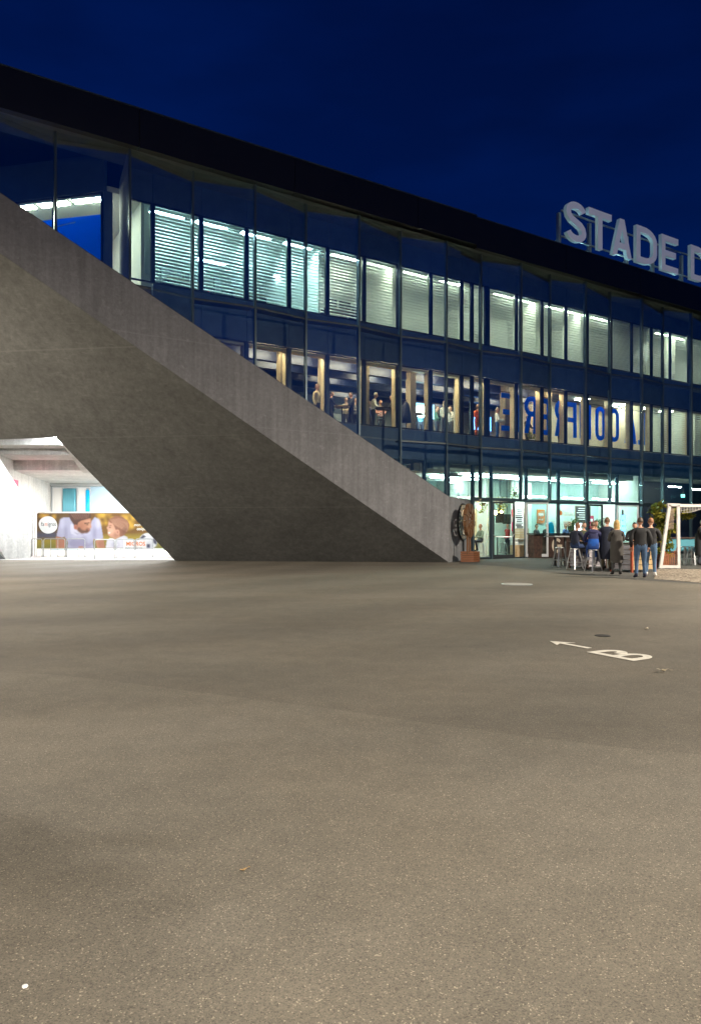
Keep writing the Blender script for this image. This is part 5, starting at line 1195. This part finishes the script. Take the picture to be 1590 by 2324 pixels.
diner('diner in a light blue shirt standing below the blue screen', 953, -3.6, 10, top=(.15, .4, .6), legs=(.03, .03, .05), arms='fold')
diner('woman in a white top with long hair near the second post', 1008, -1.8, 150, top=(.68, .66, .62), legs=(.10, .10, .11), hairc=(.35, .25, .15), hair='long', arms='table', skin='skin_fair')
diner('diner in a bright orange jacket at the narrow window', 1083, -1.7, 30, top=(.62, .10, .02), legs=(.5, .09, .02), hairc=(.2, .1, .06), arms='fold')
diner('diner in a white shirt below the blue letter E', 1127, -1.85, 70, top=(.62, .62, .62), legs=(.03, .08, .22), hairc=(.3, .26, .22), arms='table')
diner('diner in white behind the blue letters R and E', 1228, -2.3, 60, top=(.6, .58, .52), legs=(.05, .05, .05), arms='table')
# coat on a stand, screens
ck = thing('coat_stand', 'dark coat hanging on a slim stand before the wooden post', 'coat stand', P(S(921, -1.45), -1.45, ZF))
MB().lathe([(.02, .02), (.02, 1.5)], n=8).build('pole', 'black', ck); MB().lathe([(.18, 0), (.18, .02)], n=12).build('foot', 'black', ck); MB().lathe([(.24, .45), (.23, .7), (.18, 1.1), (.12, 1.32), (.03, 1.42)], n=10).build('coat', pmat(NAVY), ck, True)
def screen(label, s, d, z, w, h, m='screen'):
    t = thing('wall_screen', label, 'screen', P(s, d, z), FZ); MB().box((0, .03, 0), w + .06, .05, h + .06).build('housing', 'black', t); MB().box((0, -.001, 0), w, .012, h).build('display', m, t); MB().box((0, .3, 0), .08, .5, .08).build('bracket', 'black', t); return t
screen('bright blue screen hung in the dining hall', S(962, -4.2), -4.2, 7.55, 1.3, .75)
screen('wide blue screen deep in the dining hall behind the orange jacket', S(1090, -6), -6, 7.6, 1.6, .8, 'lamp_blue')
lp = thing('drum_lamp', 'round white glowing lamp shade above a dining table', 'lamp', P(S(958, -3.0), -3.0, 7.05)); MB().lathe([(.30, 0), (.38, .12), (.38, .3), (.30, .42)], n=18).build('lamp_shade', 'lamp_cool', lp, True); MB().lathe([(.008, .42), (.008, 1.9)], n=6).build('cord', 'black', lp)
for x, d in ((660, -3.1), (860, -3.1), (830, -4.4)):
    t = thing('downlight', 'small round downlight in the dining hall ceiling', 'downlight', P(S(x, d), d, 8.95), 0, 'dining hall downlights'); MB().lathe([(.13, -.05), (.13, 0)], n=14).build('housing', 'frame_white', t); MB().lathe([(.10, -.06), (.10, -.045)], n=14).build('lens', 'lamp_cool', t)
for x, d, lb in ((1160, -1.9, 'leafy potted plant under the mirrored letter I'), (1205, -1.9, 'leafy potted plant under the mirrored letter R')):
    q = P(S(x, d), d, ZF); t = thing('potted_plant', lb, 'plant', q); MB().lathe([(.13, 0), (.17, .3), (.15, .31)], n=12).build('pot', 'white', t)
    wp(leaf_cloud([(q + Vector((0, 0, .5)), .28)], 120, .14), 'foliage', 'leaf', t)
exs = thing('spot_lamp', 'cyan white spot lamp beside the mirrored letter C', 'lamp', P(S(1402, -1.8), -1.8, 8.55)); MB().lathe([(.07, -.05), (.09, .08), (.03, .12)], n=12).build('housing', 'frame_white', exs, True); MB().lathe([(.065, -.07), (.065, -.045)], n=12).build('lens', 'spot_white', exs); MB().lathe([(.012, .12), (.012, .4)], n=6).build('stem', 'frame_white', exs)
# ================================================================== INSIDE THE BAR
wp(MB().fbox(S(1160, IN - 2.6), S(1205, IN - 2.6), -3.7, -3.6, 0, 4.7), 'office_wall', 'plaster', root)
def pendant(label, x, y, d):
    s_ = S(x, d); z = CAM_H + (HY - y) / (3330 - x) * (D0 - d) / CS; t = thing('pendant_lamp', label, 'lamp', P(s_, d, z), 0)
    MB().lathe([(.02, -.12), (.08, -.07), (.085, 0), (.03, .07)], n=12).build('bulb', 'bulb', t, True); MB().lathe([(.03, .06), (.03, .12)], n=8).build('socket', 'black', t); MB().lathe([(.006, .12), (.006, 4.7 - z)], n=5).build('cord', 'black', t)
pendant('warm bare bulb hanging beside the concrete end', 1086, 1150, -1.6); pendant('warm bare bulb hanging behind the dark door leaf', 1123.6, 1162, -1.9); pendant('second warm bulb hanging behind the dark door leaf', 1136, 1161, -2.6)
for i, (x, d) in enumerate(((1090, -2.2), (1140, -2.0), (1168, -2.2), (1210, -1.9))):
    q = P(S(x, d), d, .02); make_stool(('white bar stool inside beside the seated drinker', 'metal bar stool inside behind the dark door leaf', 'white bar stool inside the open doorway', 'bar stool inside behind the white framed door')[i], q, .3 * i, .76, None, 'frame_white' if i in (0, 2) else 'steel')
bt1 = high_round('round high table inside behind the dark door leaf', 1128, -2.0, .02, .45, 1.08); 
person('drinker in a grey green top sitting inside near the concrete end', P(S(1090, -2.2), -2.2, .02), math.radians(-60), 'sit', top=(.22, .26, .2), legs=(.04, .04, .06), hairc=(.3, .14, .08), arms='table', fingers=False)
person('drinker in a dark jacket standing inside behind the white framed door', P(S(1216, -2.6), -2.6, .02), math.radians(40), 'stand', 1.7, top=(.05, .05, .06), legs=(.03, .03, .04), arms='fold', fingers=False)
def wcrate(label, x, d, z, w=.6, h=.5):
    t = thing('wooden_crate', label, 'crate', P(S(x, d), d, z), FZ)
    for i in range(4):
        zz = h * (i + .5) / 4
        for a, b, l_, w_ in ((0, -.25, w, .02), (0, .25, w, .02)): MB().box((a, b, zz), l_, w_, h / 4 - .012).build('board', 'reveal_wood', t)
        for sd in (-1, 1): MB().box((sd * (w / 2 - .01), 0, zz), .02, .478, h / 4 - .012).build('board', 'reveal_wood', t)
wcrate('pale wooden crate on the floor of the open doorway', 1176, -1.7, .02, .75, .62); wcrate('pale wooden crate on a shelf inside the open doorway', 1181, -3.2, .95, .7, .55)
tb = thing('wall_shelf', 'white shelf under a wooden crate inside the doorway', 'shelf', P(S(1181, -3.3), -3.3, .95), FZ); MB().box((0, 0, -.03), 1.2, .6, .05).build('board', 'white', tb); [MB().box((q, 0, -.49), .05, .5, .88).build('leg', 'white', tb) for q in (-.5, .5)]
# printed black and white poster, tall
ps = thing('poster', 'tall black and white poster in the open doorway', 'poster', P(S(1177, -3.55), -3.55, 1.4), FZ)
MB().box((0, 0, .62), .62, .02, 1.35).build('sheet', 'paper', ps)
rnd = random.Random(5)
for i in range(11): MB().box((rnd.uniform(-.05, .05), -.014, .08 + i * .105), rnd.uniform(.35, .55), .006, rnd.uniform(.03, .085)).build('print', 'black', ps)
# round G mark and brewery lettering on the glass
def glass_mark(name, label, x, y, loops, m, d=IN + .035, scale=1.0):
    t = thing(name, label, 'lettering', P(S(x, d), d, 0)); z = CAM_H + (HY - y) / (3330 - x) * (D0 - d) / CS
    for lp_, mm in loops:
        me = curve_mesh(lp_, .003); frame_xf(me, U, ZV, P(S(x, d), d, z)); world_part(mlink('mark', me, mm), t)
    return t, P(S(x, d), d, z)
circ = lambda r, n=32: arc(0, 0, r, r, 0, 360 * (n - 1) / n, n - 1)
blocks = []
lps = [([circ(.37), circ(.345)], 'plaster_gray'), ([circ(.24), circ(.222)], 'plaster_gray'), ([stroke(arc(0, 0, .12, .12, 42, 322, 24), .06)], 'plaster_gray'), ([[(0, -.03), (.15, -.03), (.15, .015), (0, .015)]], 'plaster_gray')]
for i in range(20):
    a_ = 2 * math.pi * i / 20; lps.append(([[(r_ * math.cos(a_ + o_), r_ * math.sin(a_ + o_)) for r_, o_ in ((.26, -.08), (.325, -.06), (.325, .06), (.26, .08))]], 'plaster_gray'))
glass_mark('window_emblem', 'round grey G emblem stuck on the bar window', 1229, 1175.5, lps, None)
bk_, org = glass_mark('brewery_lettering', 'tan BROOKLYN lettering with an orange dot on the bar window', 1277, 1169, [([[(x + -.20, y + .12) for x, y in circ(.13, 20)]], 'orange_print')], None)
for body, dz, ln in (('BROOKLYN', 0, 1), ('BREWERY', -.52, 1)):
    me = text_mesh(body, .36, .003, .006, 0, .42); frame_xf(me, U, ZV, org + Vector((0, 0, dz - .03))); world_part(mlink('lettering', me, 'cream'), bk_)
ca = thing('arched_seat', 'bright cyan arched panel behind the bar window', 'panel', P(S(1249, -1.9), -1.9, 0), FZ)
MB().prism([Vector((-.24, 0, .02)), Vector((.24, 0, .02))] + [Vector((.24 * math.cos(a_), 0, 1.55 + .30 * math.sin(a_))) for a_ in [i * math.pi / 12 for i in range(13)]], (0, .06, 0)).build('panel', 'cyan', ca); MB().box((0, .2, .03), .5, .4, .04).build('foot', 'black', ca)
for i, (x, d, lb) in enumerate(((1300, -1.9, 'slim potted tree behind the brewery lettering'), (1357, -2.0, 'slim potted tree behind the shut door leaf'))):
    q = P(S(x, d), d, .02); t = thing('potted_tree', lb, 'plant', q); MB().lathe([(.16, 0), (.2, .4), (.18, .41)], n=12).build('pot', 'rust_dark', t); MB().tube((0, 0, .4), (.03, 0, 1.5), .02).build('trunk', 'bark', t)
    wp(leaf_cloud([(q + Vector((0, 0, 1.5)), .34), (q + Vector((.1, 0, 1.85)), .28)], 220, .12), 'crown', 'leaf_dark', t)
nb = thing('light_sign', 'column of glowing blue panels behind the bar window', 'sign', P(S(1413, -1.7), -1.7, 1.0), FZ)
for i in range(4): MB().box((random.uniform(-.03, .03), 0, .15 + i * .33), .34, .03, .26).build('panel', ('screen', 'lamp_blue', 'screen', 'lamp_blue')[i], nb)
MB().box((0, .04, .3), .06, .04, 2.6).build('post', 'black', nb)
dr = thing('inner_door', 'plain grey inner door in the white back wall of the bar', 'door', P(S(1376, -4.17), -4.17, 0), FZ); MB().box((0, 0, 1.15), 1.0, .05, 2.3).build('leaf', 'plaster_gray', dr); MB().box((.4, -.05, 1.05), .12, .05, .03).build('handle', 'steel', dr)
ex_ = thing('exit_sign', 'small glowing green white exit sign in the dark room', 'sign', P(S(1548, -3.5), -3.5, 3.7), FZ); MB().box((0, 0, 0), .40, .04, .22).build('panel', 'exit_sign', ex_); MB().box((0, 0, .5), .02, .02, .8).build('stem', 'black', ex_)
# ---- back bar, greenery and small fittings behind the entrance glazing
mat('bottle_green', (.02, .09, .03), .15); mat('bottle_brown', (.12, .045, .01), .15)
sb = thing('back_bar', 'tall dark shelving full of bottles at the back of the bar', 'shelf', P(S(1110, -6.2), -6.2, .02), FZ)
for i in range(5): MB().box((0, 0, .5 + i * .55), 3.6, .35, .04).build('shelf_board', 'post_wood', sb)
for q in (-1.8, -.6, .6, 1.8): MB().box((q, 0, 1.4), .06, .36, 2.8).build('upright', 'black', sb)
MB().box((0, .2, 1.4), 3.7, .03, 2.8).build('back_panel', 'dark_blue', sb)
bq = MB()
bottle = [MB().lathe([(.035, 0), (.035, .17), (.014, .22), (.014, .29)], n=8).mesh('bottle') for _ in range(3)]
for b_, m_ in zip(bottle, ('bottle_green', 'bottle_brown', 'glass_teal')): b_.materials.append(MATS[m_])
rnd = random.Random(3); sbl = P(S(1110, -6.2), -6.2, .02)
for i in range(4):
    for j in range(22):
        if rnd.random() < .25: continue
        o = link('bottle', bottle[rnd.randrange(3)]); q = Matrix.Rotation(FZ, 4, 'Z') @ Vector((-1.7 + j * .16 + rnd.uniform(-.03, .03), -.05, .52 + i * .55)); o.location = sbl + q
        tag(o, 'small bottle on the dark shelving at the back of the bar', 'bottle', 'bottles on the back bar')
def hanging(label, x, d, z, n=140, r=.35):
    q = P(S(x, d), d, z); t = thing('hanging_plant', label, 'plant', q); MB().lathe([(.08, 0), (.13, .14), (.12, .15)], n=10).build('pot', 'rust_dark', t); MB().lathe([(.005, .15), (.005, 4.7 - z)], n=5).build('cord', 'black', t)
    wp(leaf_cloud([(q + Vector((0, 0, .05)), r), (q + Vector((0, 0, -.2)), r * .7)], n, .13), 'foliage', 'leaf', t)
hanging('hanging plant with yellow green leaves above the dark door leaf', 1136, -2.4, 2.75); hanging('hanging plant behind the transom over the open doorway', 1168, -2.6, 3.3); hanging('hanging plant beside the warm bulb near the concrete end', 1096, -3.2, 2.7, 90, .3)
for x, d, z, lb in ((1133, -2.3, 2.05, 'black loudspeaker hung behind the dark door leaf'), (1149, -3.0, 2.0, 'dark teal loudspeaker hung behind the door gap')):
    t = thing('loudspeaker', lb, 'loudspeaker', P(S(x, d), d, z), FZ); MB().box((0, 0, 0), .34, .26, .52).build('cabinet', 'black', t); MB().lathe([(.10, -.01), (.11, .0), (.06, .012)], n=14).mesh; MB().box((0, 0, 1.3), .03, .03, 2.1).build('stem', 'black', t); MB().box((0, -.135, -.05), .24, .012, .34).build('grille', 'drain', t)
t = thing('wall_poster', 'narrow pink and white poster at the edge of the open doorway', 'poster', P(S(1163, -3.55), -3.55, 1.5), FZ); MB().box((0, 0, .45), .22, .02, 1.2).build('sheet', 'pink', t); MB().box((0, -.014, .5), .14, .006, .3).build('print', 'paper', t)
t = thing('side_chair', 'pink chair inside behind the white framed door', 'chair', P(S(1213, -1.75), -1.75, .02), FZ)
MB().box((0, 0, .46), .42, .42, .04).build('seat', 'pink', t); MB().box((0, .2, .72), .42, .04, .40).build('backrest', 'pink', t)
for a, b in ((-1, -1), (1, -1), (1, 1), (-1, 1)): MB().bar((a * .17, b * .17, .45), (a * .2, b * .2, 0), .03, .03).build('leg', 'wine_red', t)
for x, z, d in ((1075, 4.3, -2.9), (1180, 4.25, -3.6), (1300, 4.25, -3.4)):
    t = thing('air_duct', 'round silver air duct under the bar ceiling', 'duct', P(S(x, d), d, z), FZ, 'air ducts under the bar ceiling'); MB().tube((-1.6, 0, 0), (1.6, 0, 0), .17, .17, 16).build('pipe', 'galvanised', t, True)
    for q in (-1.2, 0, 1.2): MB().tube((q - .02, 0, 0), (q + .02, 0, 0), .178, .178, 16).build('collar', 'steel', t); 
    for q in (-1.0, 1.0): MB().box((q, 0, .3), .012, .012, .36).build('hanger', 'steel', t)
for x, y in ((1250, 1178), (1329, 1118)): pass
# baffles under the bar ceiling, hung tubes and a row of small spots
for i in range(13):
    dd = -1.6 - i * .5
    if any(abs(dd - q) < .2 for q in (-1.9, -3.2, -4.5, -5.8)): dd -= .22
    wp(MB().fbox(S(1000, IN), S(1205 if dd < -4.1 else 1455, IN), dd - .03, dd + .03, 4.28, 4.66), 'ceiling_baffle', 'plaster', root)
for x, d, lb in ((1212, -3.0, 'long glowing tube hung behind the round G emblem'), (1300, -3.1, 'long glowing tube hung above the brewery lettering'), (1366, -3.0, 'long glowing tube hung above the shut door leaf')):
    ceiling_light(lb, S(x, d), d, 4.66, 1.7, .14, 'lamp_bar', None, 1.35)
for k, x in enumerate((1040, 1062, 1085, 1103, 1134, 1166, 1192)):
    d = -2.0; t = thing('track_spot', 'tiny bright track spot in the row above the entrance transom', 'spot lamp', P(S(x, d), d, 3.05), 0, 'track spots above the entrance')
    MB().lathe([(.05, -.02), (.055, .09), (.02, .12)], n=10).build('housing', 'frame_white', t, True); MB().lathe([(.045, -.035), (.045, -.018)], n=10).build('lens', 'spot_white', t); MB().lathe([(.008, .12), (.008, 1.6)], n=5).build('stem', 'black', t)
# office furniture behind the upper blinds
def desk(label, x, d, z=10.30, rz=0):
    t = thing('office_desk', label, 'desk', P(S(x, d), d, z), FZ + rz)
    MB().box((0, 0, .73), 1.6, .75, .04).build('desk_top', 'post_wood', t)
    for a in (-.72, .72): MB().box((a, 0, .36), .05, .65, .71).build('leg', 'frame_dark', t)
    for a in (-.35, .35):
        m = MB().box((a, .12, 1.12), .58, .03, .36).build('monitor', 'black', t); MB().box((a, .14, .85), .05, .04, .22).build('stand', 'black', m)
    return t
def office_chair(label, x, d, z=10.30):
    t = thing('office_chair', label, 'chair', P(S(x, d), d, z), FZ + .5)
    MB().box((0, 0, .48), .48, .46, .08).build('seat', 'black', t); MB().box((0, .24, .85), .44, .06, .6).build('backrest', 'black', t); MB().lathe([(.03, .06), (.03, .44)], n=8).build('column', 'steel', t)
    for i in range(5): MB().bar((0, 0, .06), (.3 * math.cos(i * 1.257), .3 * math.sin(i * 1.257), .03), .04, .03).build('foot', 'black', t)
def shelf_unit(label, x, d, w, h, z=10.30, m='plaster_gray'):
    t = thing('shelf_unit', label, 'shelf', P(S(x, d), d, z), FZ)
    for q in (-w / 2, w / 2): MB().box((q, 0, h / 2), .03, .4, h).build('side_panel', m, t)
    for i in range(5): MB().box((0, 0, .05 + i * (h - .08) / 4), w - .03, .4, .03).build('shelf_board', m, t)
    for i in range(4):
        for j in range(int(w / .09)):
            if rnd.random() < .7: MB().box((-w / 2 + .06 + j * .088, -.02, .07 + i * (h - .08) / 4 + .16), .07, .28, .30).build('binder', rnd.choice(['black', 'dark_blue', 'paper', 'wine_red', 'glass_teal']), t)
desk('desk with two monitors behind the widest cool lit blinds', 420, -2.3); desk('desk with two monitors beside the stepped partition', 560, -2.2); desk('desk with monitors in the dim office with a dark panel', 770, -2.0)
office_chair('black office chair behind the first cool lit blind', 385, -2.0); office_chair('black office chair between the two cool lit desks', 505, -2.0); office_chair('black office chair by the cool lit partition', 600, -2.9)
shelf_unit('grey shelf of binders at the back of the cool lit office', 470, -5.6, 2.0, 2.0); shelf_unit('shelf of binders in the office beside the dark panel', 800, -4.2, 1.2, 1.9); shelf_unit('shelf of binders in the narrow office above the orange jacket', 1060, -3.4, .9, 1.5); shelf_unit('shelf of binders behind the brightest cream blinds', 1180, -3.0, 1.0, 1.8); shelf_unit('shelf of binders behind the cream blinds at the far offices', 1500, -3.2, 1.0, 1.9)
# out-of-frame tree, added only so its crown shades part of the foreground
tr = thing('shadow_caster_tree', 'unseen leafy tree added to shade the foreground asphalt', 'tree', (-7.9, 6.9, 0))
tk = MB(); tk.path([Vector((0, 0, 0)), Vector((.05, .03, 1.6)), Vector((0, .05, 3.2))], .09); 
for i in range(7):
    a_ = i * .9; tk.path([Vector((0, .05, 2.4 + .2 * i)), Vector((.7 * math.cos(a_), .7 * math.sin(a_), 3.2 + .22 * i)), Vector((1.2 * math.cos(a_), 1.2 * math.sin(a_), 3.5 + .22 * i))], .028)
tk.build('trunk', 'bark', tr)
cen = [(Vector((-7.9 + .5 * math.cos(i * 1.3), 6.9 + .5 * math.sin(i * 1.3), 3.5 + .22 * i)), .5) for i in range(8)]
wp(leaf_cloud(cen + [(c_ + Vector((.1, -.95, -.05)), r_) for c_, r_ in cen], 5600, .22), 'crown', 'leaf_dark', tr)

il = thing('red_glint', 'tiny red glint where a glass mullion meets the slanting concrete edge', 'lamp', P(S(915, .3), .36, sill(S(915, .3)) + .10)); MB().lathe([(.02, -.05), (.045, -.02), (.045, .02), (.02, .05)], n=10).build('lens', 'glint_red', il, True); MB().box((0, .03, -.07), .05, .05, .06).build('housing', 'black', il)  # glowing bead stands in for a red light reflected in the glass
# more guests inside
diner('diner in a cream jumper behind the round wooden table', 785, -3.6, 10, top=(.5, .42, .3), legs=(.04, .04, .05), arms='fold', skin='skin_fair')
diner('diner in a red top at the back of the hall by the first post', 735, -4.4, 40, top=(.45, .05, .04), legs=(.04, .04, .05), arms='table')
diner('diner in a grey jacket behind the drum lamp', 975, -4.6, -30, top=(.2, .2, .22), legs=(.04, .04, .05), arms='drink')
diner('diner in a pale shirt beside the woman in white', 1022, -2.8, -60, top=(.55, .5, .45), legs=(.04, .04, .05), arms='drink', skin='skin_fair')
diner('diner in dark blue behind the mirrored letter F', 1270, -2.6, 30, top=(.02, .03, .09), legs=(.02, .02, .03), arms='fold')
for x, d, yaw, lb, kw in ((1150, -4.2, 20, 'drinker in a red jumper at the back of the bar', dict(top=(.4, .05, .05))), (1240, -3.2, -30, 'barkeeper in a black apron behind the G counter', dict(top=(.03, .03, .03))), (1282, -3.0, 40, 'drinker in a blue shirt under the brewery lettering', dict(top=(.08, .14, .3))), (1105, -4.6, -20, 'drinker in a yellow coat before the bottle shelving', dict(top=(.5, .36, .08)))):
    person(lb, P(S(x, d), d, .02), math.radians(yaw), 'stand', 1.75, legs=(.03, .03, .05), arms='drink', fingers=False, **kw)
t = thing('menu_board', 'black chalk menu board on the back wall of the bar', 'menu board', P(S(1322, -4.15), -4.15, 2.0), FZ); MB().box((0, 0, .4), 1.3, .03, .9).build('board', 'black', t); MB().box((0, .02, .4), 1.4, .02, 1.0).build('frame', 'post_wood', t)
for i in range(6): MB().box((-.1 + .05 * (i % 2), -.02, .72 - i * .13), .7 + .15 * (i % 3), .004, .03).build('chalk_line', 'paper', t)

# slim strips added to brighten the upper blinds, hidden behind the window head
emat('added_wash', (.95, 1.0, .82), 32.0); emat('added_wash_cool', (.66, .97, 1.0), 42.0)
for i in range(1, len(sm2) - 1):
    if i in (15, 16): continue
    sc_ = (sm2[i] + sm2[i + 1]) / 2
    t = thing('added_wash_strip', 'slim hidden strip added to brighten a blind on the upper floor', 'light strip', P(sc_, IN - .30, 13.40), FZ, 'added strips brightening the upper blinds')
    MB().box((0, 0, -.012), 1.5, .07, .02).build('housing', 'frame_white', t); MB().box((0, 0, -.028), 1.45, .05, .01).build('diffuser', 'added_wash_cool' if i < 6 else 'added_wash', t)

# timber panelling, posters and a lit fridge at the back of the bar
for i in range(12):
    s_ = S(1052, -5.0) + i * .30
    wp(MB().fbox(s_, s_ + .285, -5.06, -5.0 + .012 * (i % 2), .02, 2.6), 'wall_board', 'reveal_wood', root)
for k, (x, z, m_, lb) in enumerate(((1092, 1.95, 'dark_blue', 'dark blue poster on the timber wall near the warm bulb'), (1101, 1.25, 'glass_teal', 'teal poster low on the timber wall'), (1112, 2.05, 'dark_blue', 'dark blue poster beside the teal one on the timber wall'), (1226, 2.2, 'orange_print', 'orange poster on the bar wall behind the emblem'), (1338, 1.9, 'wine_red', 'dark red poster on the bar wall beside the grey door'))):
    d = -4.95 if x < 1200 else -4.16
    t = thing('poster', lb, 'poster', P(S(x, d), d, z), FZ); MB().box((0, 0, 0), .62, .02, .80).build('sheet', m_, t); MB().box((0, -.014, .12), .42, .006, .16).build('print', 'paper', t); MB().box((0, -.014, -.18), .36, .006, .05).build('print', 'paper', t)
emat('fridge_glow', (.85, .95, 1.0), 5.0)
t = thing('drinks_fridge', 'glowing glass fronted drinks fridge against the bar wall', 'fridge', P(S(1306, -3.9), -3.9, .02), FZ)
MB().box((0, .1, .95), .75, .5, 1.9).build('cabinet', 'black', t); MB().box((0, -.16, 1.0), .62, .02, 1.6).build('door', 'fridge_glow', t)
for i in range(4): MB().box((0, -.18, .35 + i * .38), .6, .02, .02).build('shelf', 'black', t)
for i in range(4):
    for j in range(5): MB().lathe([(.03, 0), (.03, .15), (.012, .19), (.012, .23)], (-.24 + j * .12, -.19, .36 + i * .38), 8).build('bottle', ('bottle_green', 'bottle_brown', 'wine_red')[(i + j) % 3], t)

for x, d, yaw, lb, tp in ((742, -3.6, 60, 'diner in a teal shirt half hidden by the first wooden post', (.05, .2, .22)), (808, -3.4, -40, 'diner in a grey hoodie behind the dark clad pair', (.16, .16, .17)), (835, -3.8, 20, 'diner in a navy jumper behind the man in white', (.02, .03, .09)), (905, -3.2, -90, 'diner in a beige coat right of the dark round table', (.35, .28, .18)), (938, -2.6, 80, 'diner in black left of the blue screen', (.02, .02, .022)), (990, -3.2, 70, 'diner in a dark green jacket facing the woman in white', (.03, .07, .04)), (1195, -2.9, 45, 'diner in black behind the mirrored letters I and R', (.02, .02, .025))):
    diner(lb, x, d, yaw, top=tp, legs=(.03, .03, .04), arms='table', bulk=1.08)
